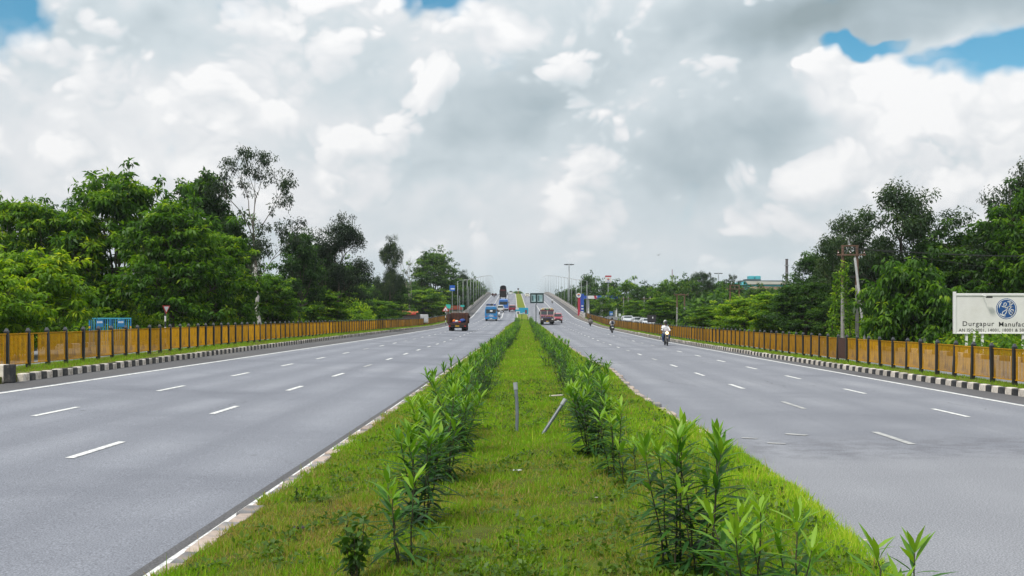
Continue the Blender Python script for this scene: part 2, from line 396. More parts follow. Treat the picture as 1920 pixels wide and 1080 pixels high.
# --- surfaces
def asphalt(name, base, dark, light, patch):
    m, t, b = new_mat(name)
    co = t.nodes.new('ShaderNodeTexCoord').outputs['Object']
    big = nd(t, 'ShaderNodeTexNoise', i_Vector=vmt(t, 'MULTIPLY', co, (0.10, 0.16, 0.1)), i_Scale=1.0, i_Detail=5.0, i_Roughness=0.55).outputs[0]
    lane = nd(t, 'ShaderNodeTexNoise', i_Vector=vmt(t, 'MULTIPLY', co, (0.9, 0.015, 0.1)), i_Scale=1.0, i_Detail=4.0, i_Roughness=0.6).outputs[0]
    spk = nd(t, 'ShaderNodeTexNoise', i_Vector=co, i_Scale=55.0, i_Detail=3.0, i_Roughness=0.75).outputs[0]
    mid = nd(t, 'ShaderNodeTexNoise', i_Vector=co, i_Scale=2.2, i_Detail=6.0, i_Roughness=0.65).outputs[0]
    c = ramp_to(t, big, [(0.32, dark), (0.5, base), (0.72, light)])
    c = nd(t, 'ShaderNodeMix', data_type='RGBA', i_0=smooth(t, lane, 0.47, 0.70, 0.0, 0.45), i_6=c, i_7=(*dark, 1)).outputs[2]
    c = nd(t, 'ShaderNodeMix', data_type='RGBA', i_0=smooth(t, mid, 0.55, 0.75, 0.0, 0.30), i_6=c, i_7=(*light, 1)).outputs[2]
    sx = nd(t, 'ShaderNodeSeparateXYZ', i_0=co)
    trk = mth(t, 'MULTIPLY', mth(t, 'ADD', mth(t, 'COSINE', mth(t, 'MULTIPLY', sx.outputs[0], 3.75)), 1.0), 0.5)      # wheel paths polished darker
    c = nd(t, 'ShaderNodeMix', data_type='RGBA', i_0=mth(t, 'MULTIPLY', trk, smooth(t, big, 0.35, 0.6, 0.18, 0.60)), i_6=c, i_7=(*dark, 1)).outputs[2]
    wp = vmt(t, 'ADD', vmt(t, 'MULTIPLY', co, (0.22, 0.09, 0.2)), vmt(t, 'MULTIPLY', nd(t, 'ShaderNodeTexNoise', i_Vector=co, i_Scale=1.3, i_Detail=4.0).outputs['Color'], (0.20, 0.20, 0)))
    ck = nd(t, 'ShaderNodeTexVoronoi', i_Vector=wp, i_Scale=1.0, feature='DISTANCE_TO_EDGE').outputs['Distance']
    c = nd(t, 'ShaderNodeMix', data_type='RGBA', i_0=mth(t, 'MULTIPLY', smooth(t, ck, 0.0, 0.0035, 0.6, 0.0), smooth(t, big, 0.48, 0.60)), i_6=c, i_7=(0.06, 0.06, 0.065, 1)).outputs[2]
    dr = nd(t, 'ShaderNodeTexVoronoi', i_Vector=vmt(t, 'MULTIPLY', co, (0.8, 0.45, 1)), i_Scale=1.0, i_Randomness=1.0).outputs['Distance']
    c = nd(t, 'ShaderNodeMix', data_type='RGBA', i_0=smooth(t, dr, 0.02, 0.07, 0.40, 0.0), i_6=c, i_7=(0.07, 0.07, 0.075, 1)).outputs[2]
    if patch:     # older, paler chip surface close to the median cut
        sp = nd(t, 'ShaderNodeSeparateXYZ', i_0=co)
        e = mth(t, 'ADD', sp.outputs[1], mth(t, 'MULTIPLY', mth(t, 'SUBTRACT', mid, 0.5), 2.0))
        e = mth(t, 'SUBTRACT', e, mth(t, 'MULTIPLY', sp.outputs[0], 0.10))
        pf = smooth(t, e, 15.2, 17.2, 0.5, 0.0)
        pf = mth(t, 'MULTIPLY', pf, smooth(t, spk, 0.35, 0.62, 0.35, 1.0))
        c = nd(t, 'ShaderNodeMix', data_type='RGBA', i_0=pf, i_6=c, i_7=(*patch, 1)).outputs[2]
        sm = mth(t, 'MULTIPLY', smooth(t, e, 15.5, 17.0), smooth(t, e, 19.8, 18.0))
        sm = mth(t, 'MULTIPLY', sm, smooth(t, mid, 0.42, 0.62, 0.0, 0.32))
        c = nd(t, 'ShaderNodeMix', data_type='RGBA', i_0=sm, i_6=c, i_7=(0.075, 0.07, 0.08, 1)).outputs[2]
    c = nd(t, 'ShaderNodeMix', data_type='RGBA', blend_type='MULTIPLY', i_0=1.0, i_6=c, i_7=ramp_to(t, spk, [(0.28, (0.45, 0.45, 0.46)), (0.5, (1, 1, 1)), (0.72, (1.75, 1.75, 1.72))])).outputs[2]
    lk(t, c, b.inputs['Base Color'])
    b.inputs['Roughness'].default_value = 0.82; b.inputs['Specular IOR Level'].default_value = 0.28
    bp = nd(t, 'ShaderNodeBump', i_Height=spk, i_Strength=0.35, i_Distance=0.006); lk(t, bp.outputs[0], b.inputs['Normal'])
    MATS[name] = m
    return m
A_L = asphalt('asphalt_left', (0.222, 0.232, 0.266), (0.158, 0.166, 0.195), (0.27, 0.279, 0.312), None)
A_R = asphalt('asphalt_right', (0.224, 0.232, 0.261), (0.158, 0.165, 0.192), (0.27, 0.277, 0.303), (0.285, 0.288, 0.305))
A_S = asphalt('asphalt_shoulder', (0.115, 0.114, 0.12), (0.085, 0.082, 0.085), (0.15, 0.143, 0.138), None)
A_V = asphalt('asphalt_service', (0.20, 0.205, 0.215), (0.15, 0.155, 0.165), (0.25, 0.25, 0.26), None)
def ground_mat(name, stops, scale, fine, bump=0.5):
    m, t, b = new_mat(name)
    co = t.nodes.new('ShaderNodeTexCoord').outputs['Object']
    n = nd(t, 'ShaderNodeTexNoise', i_Vector=co, i_Scale=scale, i_Detail=6.0, i_Roughness=0.6).outputs[0]
    n2 = nd(t, 'ShaderNodeTexNoise', i_Vector=co, i_Scale=fine, i_Detail=4.0, i_Roughness=0.7).outputs[0]
    f = mth(t, 'ADD', mth(t, 'MULTIPLY', n, 0.65), mth(t, 'MULTIPLY', n2, 0.35))
    lk(t, ramp_to(t, f, stops), b.inputs['Base Color'])
    b.inputs['Roughness'].default_value = 0.95; b.inputs['Specular IOR Level'].default_value = 0.1
    bp = nd(t, 'ShaderNodeBump', i_Height=n2, i_Strength=bump, i_Distance=0.05); lk(t, bp.outputs[0], b.inputs['Normal'])
    MATS[name] = m
    return m
M_TURF = ground_mat('turf', [(0.32, (0.07, 0.055, 0.025)), (0.46, (0.075, 0.09, 0.018)), (0.60, (0.09, 0.13, 0.018)), (0.72, (0.14, 0.13, 0.04))], 0.9, 22.0)
M_TURFG = ground_mat('turf_far', [(0.32, (0.11, 0.125, 0.02)), (0.5, (0.15, 0.19, 0.02)), (0.7, (0.20, 0.22, 0.03))], 0.6, 8.0)
M_GROUND = ground_mat('ground_soil', [(0.35, (0.05, 0.075, 0.02)), (0.55, (0.09, 0.12, 0.03)), (0.7, (0.14, 0.14, 0.06))], 0.3, 6.0)
M_VERGE = ground_mat('verge_soil', [(0.35, (0.10, 0.10, 0.035)), (0.5, (0.13, 0.15, 0.03)), (0.68, (0.19, 0.18, 0.07))], 1.2, 14.0)
M_DIRT = ground_mat('dirt_shoulder', [(0.35, (0.13, 0.11, 0.09)), (0.55, (0.19, 0.165, 0.14)), (0.7, (0.24, 0.21, 0.18))], 1.2, 14.0)
M_PAINT = pm('road_paint', (0.74, 0.74, 0.72), 0.6, 0.10, 9.0, dirt=(0.36, 0.36, 0.375), dscale=7.0, wear=(0.50, 0.62))
M_PAINTW = pm('worn_paint', (0.42, 0.42, 0.41), 0.7, 0.15, 9.0, dirt=(0.23, 0.23, 0.245), dscale=4.0)
M_KW = pm('kerb_white', (0.60, 0.55, 0.49), 0.8, 0.16, 8.0, bump=0.4, dirt=(0.27, 0.21, 0.16), dscale=5.0, orand=.22)
M_KB = pm('kerb_black', (0.022, 0.023, 0.026), 0.7, 0.3, 8.0, bump=0.4, dirt=(0.10, 0.09, 0.08), dscale=5.0, orand=.4)
M_KG = pm('kerb_faded_grey', (0.21, 0.205, 0.21), 0.85, 0.25, 7.0, bump=0.5, dirt=(0.35, 0.27, 0.22), dscale=5.0, orand=.25)
M_KP = pm('kerb_faded_pink', (0.40, 0.32, 0.27), 0.85, 0.2, 7.0, bump=0.5, dirt=(0.28, 0.24, 0.22), dscale=5.0, orand=.25)
M_CONC = pm('concrete', (0.34, 0.32, 0.30), 0.9, 0.2, 2.5, bump=0.3, dirt=(0.19, 0.17, 0.155), dscale=0.8)
M_CONCL = pm('concrete_light', (0.50, 0.47, 0.45), 0.9, 0.15, 2.5, bump=0.3, dirt=(0.33, 0.31, 0.29), dscale=0.8)

# --- ground: one sheet to the horizon
def build_ground():
    rows = YS + [1200.0, 1600.0, 2500.0]
    rows = [-400.0, -60.0] + rows
    vs, fs = [], []
    for y in rows:
        lk_, rk_ = X(LK, y), X(RK, y)
        xs = [-2500, -900, -300, -120, -60, -40, -30, lk_ - 5, lk_ - 0.5, lk_ - 0.35, rk_ + 0.35, rk_ + 0.5, rk_ + 5, 30, 40, 60, 120, 300, 900, 2500]
        for i, x in enumerate(xs):
            z = G(x, y)
            if 9 <= i <= 10: z = (min(Z(x, y), G(x, y)) if y < 240 else G(x, y)) - 0.35
            elif i in (8, 11): z = G(x, y) - 0.02
            vs.append((x, y, z))
    n = 20
    for j in range(len(rows) - 1):
        for k in range(n - 1):
            i = j * n + k; fs.append((i, i + 1, i + n + 1, i + n))
    me = bpy.data.meshes.new('ground'); me.from_pydata(vs, [], fs); me.materials.append(M_GROUND); me.update()
    tag(mesh_obj('ground', me), kind='structure')
build_ground()

road_l = ribbon('road_left', lambda y: X(LK, y) - 0.05, lambda y: X(ML, y) + 0.05, A_L, YS, 0.0, 3)
road_r = ribbon('road_right', lambda y: X(MRb, y) - 0.4, lambda y: X(RK, y) + 0.05, A_R, YS, 0.0, 3)
ysh = [y for y in YS if y <= 1000]
ribbon('shoulder', lambda y: X(LK, y) - 0.04, lambda y: X(LE, y) - 0.22, A_S, ysh, 0.004, 1, parent=road_l)
ribbon('shoulder', lambda y: X(RE, y) + 0.2, lambda y: X(RK, y) + 0.04, A_S, ysh, 0.004, 1, parent=road_r)
yl = [y for y in YS if y <= 700]
ribbon('edge_line', lambda y: X(LE, y) - 0.08, lambda y: X(LE, y) + 0.08, M_PAINT, yl, 0.009, 1, parent=road_l)
ribbon('edge_line', lambda y: X(RE, y) - 0.08, lambda y: X(RE, y) + 0.08, M_PAINT, yl, 0.009, 1, parent=road_r)
ribbon('median_line', lambda y: X(ML, y) - 0.10, lambda y: X(ML, y) - 0.01, M_PAINT, [y for y in YS if y < 700], 0.007, 1, parent=road_l)
ribbon('median_line', lambda y: X(MRb, y) + 0.02, lambda y: X(MRb, y) + 0.13, M_PAINT, [y for y in YS if y > 200 and y < 700], 0.007, 1, parent=road_r)
def lane(xa, start, parent, width=0.13):
    y = start
    fn = lambda yy: xa(yy) + cx(yy)
    k = 0
    while y < 236:
        a, b = y + random.uniform(-.06, .06), y + 2.1 + random.uniform(-.1, .1)
        w = width * random.uniform(0.9, 1.08) / 2
        ribbon('lane_dash', lambda q: fn(q) - w, lambda q: fn(q) + w, M_PAINT if random.random() < .8 else M_PAINTW, [a, (a + b) / 2, b], 0.008, 1, parent=parent)
        y += 7.15; k += 1
    ribbon('lane_line', lambda q: fn(q) - 0.07, lambda q: fn(q) + 0.07, M_PAINT, [q for q in YS if 236 < q < 700], 0.008, 1, parent=parent)
lane(linear([(0,-6.68),(190,-6.68),(245,-4.8),(1400,-4.8)]), 15.6 - 7.15, road_l)
lane(linear([(0,-9.72),(190,-9.72),(245,-8.3),(1400,-8.3)]), 21.1 - 14.3, road_l)
lane(linear([(0,6.67),(190,6.67),(245,4.8),(1400,4.8)]), 18.33 - 7.15, road_r)
lane(linear([(0,9.73),(190,9.73),(245,8.3),(1400,8.3)]), 23.4 - 14.3, road_r)
for (x, y, w, l, rz) in ((5.05, 19.9, .18, .42, .9), (4.35, 18.5, .12, .32, 1.1), (4.05, 19.3, .1, .3, 1.0)):
    o = MB().add([(-w/2,-l/2,0),(w/2,-l/2,0),(w/2*.8,l/2,0),(-w/2,l/2*.9,0)], [(0,1,2,3)]).build('paint_scrap', M_PAINTW, road_r, (x, y, 0.008)); o.rotation_euler = (0, 0, rz)

# --- median
def med_z(x, y): return Z(x, y)
ym = [y for y in YS if y <= 226]
median = ribbon('median', lambda y: X(ML, y) + 0.16, lambda y: X(MRb, y) - 0.02, M_TURF, ym, 0.07, 10, crown=0.09, rough=0.015, skirt=0.12)
def medz(x, y):
    a, b = X(ML, y) + 0.16, X(MRb, y) - 0.02
    t = min(max((x - a) / (b - a), 0), 1)
    return Z(x, y) + 0.07 + 0.09 * 4 * t * (1 - t)
ribbon('flyover_median', lambda y: X(ML, y) + 0.12, lambda y: X(MRb, y) - 0.12, M_TURFG, [226.0] + [y for y in YS if 226 < y < 720], 0.16, 2, crown=0.05, skirt=0.2)
ribbon('median_kerb', lambda y: X(ML, y) - 0.12, lambda y: X(ML, y) + 0.115, M_CONCL, [226.0] + [y for y in YS if 226 < y < 720], 0.17, 1, skirt=0.2)
ribbon('median_kerb', lambda y: X(MRb, y) - 0.115, lambda y: X(MRb, y) + 0.12, M_CONCL, [226.0] + [y for y in YS if 226 < y < 720], 0.17, 1, skirt=0.2)

# --- kerbs of separate blocks
def block_mesh(name, w, l, h, mat, bev=0.018, batter=0.0):
    bm = bmesh.new()
    m = MB().box(-w/2, w/2, 0, l, -0.12, h)
    vs = [bm.verts.new(v) for v in m.v]
    for f in m.f: bm.faces.new([vs[i] for i in f])
    if batter:
        for v in vs:
            if v.co.z > 0: v.co.x *= (1 - batter)
    bmesh.ops.bevel(bm, geom=[e for e in bm.edges if e.verts[0].co.z > 0 or e.verts[1].co.z > 0], offset=bev, segments=1, affect='EDGES')
    me = bpy.data.meshes.new(name); bm.to_mesh(me); bm.free(); me.materials.append(mat)
    return me
def kerb(name, fx, y0, y1, l, w, h, mats, jitter, zf, limit=300, every=None):
    root = tag(empty(name), kind='structure')
    meshes = [[block_mesh('kerb_block', w, l - 0.012, h * random.uniform(.95, 1.05), m, random.uniform(.012, .03), 0.08) for _ in range(3)] for m in mats]
    y = y0; k = 0
    rest = MB()
    while y < y1:
        x = fx(y); x2 = fx(y + l)
        a = -math.atan2(x2 - x, l)
        z = zf(x, y)
        if k < limit:
            o = mesh_obj('kerb_block', random.choice(meshes[k % len(meshes)]), root, (x + random.gauss(0, jitter), y, z + random.gauss(0, jitter * .7)))
            o.rotation_euler = (math.atan((zf(x2, y + l) - z) / l) + random.gauss(0, jitter * .5), random.gauss(0, jitter * 2), a + random.gauss(0, jitter))
        else:
            rest.box(-w/2, w/2, 0, l - 0.012, -0.12, h, k % len(mats), Matrix.Translation((x, y, z)) @ Matrix.Rotation(a, 4, 'Z'))
        y += l; k += 1
    if rest.v: tag(rest.build('kerb_blocks', mats, root), kind='stuff')
    return root
kerb('kerb_left', lambda y: X(LK, y) - 0.1, 29.9, 240, 0.38, 0.22, 0.21, [M_KW, M_KB], 0.006, Z)
kerb('kerb_right', lambda y: X(RK, y) + 0.1, 20, 240, 0.40, 0.22, 0.20, [M_KB, M_KW], 0.006, Z)
kerb('median_kerb_left', lambda y: X(ML, y) + 0.10, 6.5, 225, 0.46, 0.22, 0.075, [M_KP, M_KG, M_KP, M_KP, M_KG], 0.012, Z)
kerb('median_kerb_right', lambda y: X(MRb, y) + 0.02, 19.5, 225, 0.46, 0.20, 0.07, [M_KP, M_KG, M_KP], 0.03, Z)
ribbon('gutter', lambda y: X(ML, y) - 0.22, lambda y: X(ML, y) - 0.005, A_S, [y for y in YS if y < 226], 0.004, 1, parent=road_l)

# --- verges and service roads
ribbon('verge_left', lambda y: FL(y) + cx(y) - 0.75, lambda y: X(LK, y) - 0.20, M_VERGE, [y for y in YS if 20 < y <= 242], 0.17, 3, rough=0.02, skirt=0.3)
ribbon('verge_right', lambda y: X(RK, y) + 0.20, lambda y: FR(y) + cx(y) + 0.6, M_VERGE, [y for y in YS if 10 < y <= 242], 0.15, 3, rough=0.02, skirt=0.3)
ribbon('dirt_shoulder', lambda y: X(LK, y) + 0.0, lambda y: X(LE, y) - 0.5 - 0.5 * math.sin(y * .3) ** 2, M_DIRT, [y for y in YS if 205 < y <= 262], 0.009, 1, parent=road_l)
ribbon('dirt_shoulder', lambda y: X(RE, y) + 0.55 + 0.3 * math.sin(y * .3) ** 2, lambda y: X(RK, y), M_DIRT, [y for y in YS if 95 < y <= 262], 0.009, 1, parent=road_r)
SRL = linear([(-60,-26),(85,-26),(125,-20.3),(420,-20.3)])
ribbon('service_road_left', SRL, lambda y: FL(min(y, 225)) - 0.76 - max(0, y - 225) * .02, A_V, [y for y in YS if y < 420], 0.03, 3, zf=G)
ribbon('service_road_right', lambda y: FR(min(y, 225)) + 0.61 + max(0, y - 225) * .02, lambda y: 23.3, A_V, [y for y in YS if y < 420], 0.03, 3, zf=G)
kerb('service_kerb_right', lambda y: 23.45, 36, 115, 1.1, 0.25, 0.26, [M_KB, M_KW], 0.01, G)
kerb('service_kerb_left', lambda y: SRL(y) - .15, 36, 130, 1.1, 0.25, 0.30, [M_KB, M_KW], 0.01, G)
eb = empty('kerb_end_block', (-14.22, 29.2, Z(-14.22, 29.2)))
MB().box(-.30, .02, -.18, .18, 0, .50).build('white_face', M_KW, eb, bevel=.02)
MB().box(.024, .20, -.18, .18, 0, .50).build('black_face', M_KB, eb, bevel=.02)
tag(eb, 'black and white painted concrete block ending the left roadside kerb', 'block')

# --- flyover walls
def parapet(side, label):
    r = empty('parapet_wall', (X(LK if side < 0 else RK, 243), 243, 2.0)); r.location = (0, 0, 0)
    fx = (lambda y: X(LK, y)) if side < 0 else (lambda y: X(RK, y))
    ys = [242.0] + [y for y in YS if 242 < y < 720]
    def sweep(name, prof2, mat):
        vs, fs = [], []
        n = len(prof2)
        for y in ys:
            for (dx, dz) in prof2: vs.append((fx(y) + side * dx, y, prof(y) + dz))
        for j in range(len(ys) - 1):
            for k in range(n): fs.append((j*n+k, j*n+(k+1) % n, (j+1)*n+(k+1) % n, (j+1)*n+k))
        fs.append(tuple(range(n)))
        me = bpy.data.meshes.new(name); me.from_pydata(vs, [], fs); me.materials.append(mat); me.update()
        return mesh_obj(name, me, r)
    sweep('footing', [(0, -.3), (0, .22), (.12, .30), (.12, -.3)], M_CONC)
    sweep('wall', [(.125, -.3), (.125, .62), (.35, .62), (.35, -.3)], M_CONC)
    sweep('coping', [(.06, .625), (.06, .74), (.42, .74), (.42, .625)], M_CONCL)
    rail = sweep('top_rail', [(.18, .98), (.18, 1.08), (.30, 1.08), (.30, .98)], M_CONC)
    y = 243.0
    while y < 560:
        MB().box(-.07, .07, -.12, .12, .735, .985).build('rail_post', M_CONC, r, (fx(y) + side * .24, y, prof(y)))
        y += 4.0
    MB().box(-.25, .25, -.3, .3, -.3, 1.25).build('end_post', M_CONCL, r, (fx(242) + side * .24, 241.6, prof(241.6)))
    tag(r, label, 'wall')
parapet(-1, 'weathered concrete parapet climbing the left edge of the flyover')
parapet(1, 'weathered concrete parapet climbing the right edge of the flyover')
fly = empty('flyover_embankment')
for s, fx in ((-1, LK), (1, RK)):
    vs, fs = [], []
    ys = [238.0] + [y for y in YS if 238 < y < 980]
    for y in ys:
        x = X(fx, y) + s * .36
        vs += [(x, y, prof(y) - .05), (x + s * .01, y, min(G(x, y), prof(y)) - .6)]
    for j in range(len(ys) - 1): fs.append((2*j, 2*j+1, 2*j+3, 2*j+2))
    me = bpy.data.meshes.new('retaining_wall'); me.from_pydata(vs, [], fs); me.materials.append(M_CONC)
    mesh_obj('retaining_wall', me, fly)
tag(fly, 'concrete retaining walls holding up the flyover ramp', 'flyover')

# ------------------------------------------------------------------ railing fences
M_GOLD = pm('gold_paint', (0.47, 0.235, 0.004), 0.7, 0.16, 5.0, dirt=(0.24, 0.12, 0.02), dscale=2.2, orand=.20, spec=.15)
M_GOLDB = pm('gold_paint_dull', (0.34, 0.17, 0.010), 0.7, 0.16, 5.0, dirt=(0.20, 0.095, 0.02), dscale=2.2, orand=.20, spec=.15)
M_MAROON = pm('maroon_paint', (0.060, 0.020, 0.014), 0.6, 0.2, 5.0)
M_BLACK = pm('post_black', (0.012, 0.012, 0.013), 0.45, 0.3, 9.0)
M_CAP = pm('cap_grey', (0.06, 0.065, 0.075), 0.35, 0.3, 9.0)
PITCH, PH = 1.47, 1.14
def bars_mesh(mat, n=15, skip=(), wide=0.028):
    b = MB()
    for k in range(n):
        if k in skip: continue
        y = 0.07 + (PITCH - .14) * (k + .5) / n
        b.box(-.008, .008, y - wide/2, y + wide/2, .199, PH - .054)
    return b.mesh('panel', mat)
def rail_mesh(mat): return MB().box(-.018, .018, .06, PITCH - .06, 0, .03).mesh('rail', mat)
post_me = MB().frustum((0,0,-.2), (.062,.062), (0,0,PH + .03), (.055,.055)).mesh('post', M_BLACK)
cap_me = MB().frustum((0,0,PH + .03), (.066,.066), (0,0,PH + .055), (.066,.066)).frustum((0,0,PH + .056), (.050,.050), (0,0,PH + .13), (.026,.026)).mesh('cap', M_CAP)
PAN = {k: (rail_mesh(m), bars_mesh(m)) for k, m in (('gold', M_GOLD), ('dull', M_GOLDB))}
PAN['maroon'] = (rail_mesh(M_MAROON), bars_mesh(M_MAROON, 26, wide=.045))
PAN['broken'] = (PAN['gold'][0], bars_mesh(M_GOLD, 15, skip=(4, 5, 6)))
def fence(fx, y0, y1, label, side, zoff, kinds):
    r = empty('railing_fence')
    y = y0; k = 0
    while y < y1:
        x = fx(y) + cx(y); x2 = fx(y + PITCH) + cx(y + PITCH)
        z = Z(x, y) + zoff; z2 = Z(x2, y + PITCH) + zoff
        p = mesh_obj('post', post_me, r, (x, y, z)); p.rotation_euler = (random.gauss(0, .014), random.gauss(0, .020), random.gauss(0, .03))
        mesh_obj('cap', cap_me, p)
        if y + PITCH < y1:
            rm, bm_ = PAN[kinds(k)]
            pn = tag(mesh_obj('panel', bm_, r, (x, y, z + random.gauss(0, .006))), kind='stuff')
            pn.rotation_euler = (math.atan((z2 - z) / PITCH), random.gauss(0, .006), -math.atan2(x2 - x, PITCH))
            mesh_obj('rail', rm, pn, (0, 0, PH - .055)); mesh_obj('rail', rm, pn, (0, 0, .17))
            if kinds(k) == 'maroon': pn['label'] = 'dark maroon infill panel'
            if kinds(k) == 'broken': pn['label'] = 'panel with three bars missing'
        y += PITCH; k += 1
    return tag(r, label, 'fence')
fence(FL, 31.55 - 3 * PITCH, 240, 'long gold railing with black posts along the left road edge', -1, .15, lambda k: 'broken' if k == 4 else ('gold' if k < 70 else 'dull'))
fence(FR, 31.8 - 8 * PITCH, 240, 'long gold railing with black posts along the right road edge, one panel maroon', 1, .13, lambda k: 'maroon' if k == 19 else ('gold' if k < 19 else 'dull'))

# ------------------------------------------------------------------ leaves
rng = np.random.default_rng(11)
def unit(a): return a / np.maximum(np.linalg.norm(a, axis=1, keepdims=True), 1e-9)
def leaf_arrays(c, d, up, L, W, droop=0.12):
    """folded leaf quads: base c, axis d, blade normal near up"""
    d = unit(d); s = unit(np.cross(d, up)); n = np.cross(s, d)
    L = L[:, None]; W = W[:, None]
    mid = c + d * L * 0.45
    V = np.stack([c, mid + s * W * .5 + n * W * .12, c + d * L - n * L * droop, mid - s * W * .5 + n * W * .12], 1)
    return V.reshape(-1, 3)
def leaf_mesh(name, V, rnd, mat):
    n = len(V) // 4
    Q = np.arange(n * 4, dtype=np.int32).reshape(n, 4)
    return np_mesh(name, V, Q, mat, {'rnd': np.repeat(rnd, 4)})
def rand_dirs(n): return unit(rng.normal(size=(n, 3)))

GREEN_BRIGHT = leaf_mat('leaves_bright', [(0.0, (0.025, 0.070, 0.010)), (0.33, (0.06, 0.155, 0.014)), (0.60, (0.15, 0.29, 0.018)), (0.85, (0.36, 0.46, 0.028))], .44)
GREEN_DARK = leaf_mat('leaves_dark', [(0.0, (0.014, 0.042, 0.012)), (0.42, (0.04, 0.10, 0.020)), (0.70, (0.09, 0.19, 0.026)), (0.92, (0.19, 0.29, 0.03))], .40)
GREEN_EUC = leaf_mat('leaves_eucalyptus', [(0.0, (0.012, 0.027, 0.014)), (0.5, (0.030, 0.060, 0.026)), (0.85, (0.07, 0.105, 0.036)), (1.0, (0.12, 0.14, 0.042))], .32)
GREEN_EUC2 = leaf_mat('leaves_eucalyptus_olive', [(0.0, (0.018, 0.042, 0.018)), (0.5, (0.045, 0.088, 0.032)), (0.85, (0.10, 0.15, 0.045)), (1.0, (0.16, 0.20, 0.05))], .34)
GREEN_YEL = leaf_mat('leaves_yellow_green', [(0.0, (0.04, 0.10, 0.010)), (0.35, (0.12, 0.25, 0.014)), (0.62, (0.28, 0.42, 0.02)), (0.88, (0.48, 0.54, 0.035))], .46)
BARK = pm('bark', (0.085, 0.07, 0.055), 0.9, 0.3, 8.0, bump=0.8)
BARK_PALE = pm('bark_pale', (0.50, 0.48, 0.45), 0.8, 0.2, 3.0, bump=0.4, dirt=(0.20, 0.17, 0.14), dscale=2.0)

BARK_PALE2 = pm('bark_pale_grey', (0.30, 0.285, 0.26), 0.8, 0.25, 3.0, bump=0.4, dirt=(0.10, 0.085, 0.07), dscale=2.0)

def clump_leaves(cent, rad, per, L, W, flat=0.6, droop=0.2, hang=0.25, crown_c=None):
    n = len(cent)
    c = np.repeat(cent, per, 0); r = np.repeat(rad, per)[:, None]
    off = rand_dirs(n * per) * (rng.random((n * per, 1)) ** 0.45) * r
    off[:, 2] *= flat
    pos = c + off
    out = unit(off + 1e-4)
    d = out * 0.8 + rng.normal(size=out.shape) * 0.45; d[:, 2] -= hang
    up = np.tile([0, 0, 1.0], (n * per, 1)) + rng.normal(size=out.shape) * 0.45
    LL = L * rng.uniform(.65, 1.3, n * per); WW = W * rng.uniform(.7, 1.25, n * per)
    base = np.repeat(rng.random(n), per)
    toplight = np.clip(off[:, 2] / (r[:, 0] * flat + 1e-6), -1, 1)          # light on clump tops and shade beneath, put into the leaf tone
    rnd = np.clip(0.06 + 0.50 * base ** 1.3 + 0.18 * rng.random(n * per) + 0.24 * toplight, 0, 1)
    return leaf_arrays(pos, d, up, LL, WW, droop), rnd

def limb(mb, p0, p1, r0, r1, sag=0.0, n=5, segs=4, wob=0.06):
    p0, p1 = Vector(p0), Vector(p1); L = (p1 - p0).length
    pts = []
    for i in range(segs + 1):
        t = i / segs
        q = p0.lerp(p1, t); q.z += sag * L * math.sin(math.pi * t)
        if 0 < i < segs: q += Vector((random.gauss(0, wob), random.gauss(0, wob), random.gauss(0, wob * .5))) * L * .5
        pts.append(q)
    mb.tube(pts, [r0 + (r1 - r0) * i / segs for i in range(segs + 1)], n, caps=False)
    return pts

def dense_tree(seed, mat, H=10.0, Rr=4.5, lobes=15, clumps=34, per=30, L=.36, W=.15, low=0.22, flat=.5, hang=.3, top=1.0, lobe_r=.40, cr=.55):
    """crown of overlapping leafy lobes of sprays on limbs; returns trunk mesh and crown mesh for a tree of height H and radius R"""
    global rng
    rng = np.random.default_rng(seed); random.seed(seed)
    tb = MB()
    th = H * .30
    trunk = limb(tb, (0, 0, -.4), (random.gauss(0, .2), random.gauss(0, .2), th), H * .026, H * .018, n=8, wob=.03)
    ctr = trunk[-1]
    cents, rads = [], []
    ga = 2.399963
    for k in range(lobes):
        t = (k + .5) / lobes
        zf_ = low + (1 - low) * (t ** .85)                       # height fraction of the lobe's centre
        prof_r = math.sin(math.pi * min(1, max(0.0, (zf_ - low * .35) / (1.08 - low * .35))) ** .75) ** .7
        a = k * ga + random.uniform(-.4, .4)
        rr = Rr * prof_r * random.uniform(.45, .78)
        lr = Rr * lobe_r * random.uniform(.75, 1.2) * (1.0 if t < .75 else .72)
        c = Vector((rr * math.cos(a), rr * math.sin(a), min(H * zf_ * top * random.uniform(.94, 1.03), H - lr * .55)))
        limb(tb, ctr.lerp(Vector((0, 0, th * .8)), random.random()), c, H * .011, H * .003, sag=-.05, n=5)
        nn = int(clumps * random.uniform(.8, 1.2))
        dd = rand_dirs(nn); dd[:, 2] = np.abs(dd[:, 2]) * rng.choice([1, 1, -.55], nn)
        q = np.array(c) + dd * lr * (0.55 + .5 * rng.random((nn, 1))) * np.array([1, 1, .72])
        cents.append(q); rads.append(rng.uniform(.7, 1.25, nn) * cr)
        for p in q[:5]: limb(tb, c, p, H * .003, .012, n=3, segs=2)
        # a spray or two reaching out of the lobe
        for _ in range(4):
            e = Vector(unit(rng.normal(size=(1, 3)) + np.array([[c.x, c.y, 2.5]]) / Rr)[0]) * lr * random.uniform(1.1, 1.75) + c
            limb(tb, c, e, .03, .008, n=3, segs=2)
            cents.append(np.array([e[:]])); rads.append(np.array([cr * .7]))
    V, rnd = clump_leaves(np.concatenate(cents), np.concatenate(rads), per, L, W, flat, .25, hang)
    return tb.mesh('trunk', BARK, True), leaf_mesh('crown', V, rnd, mat)

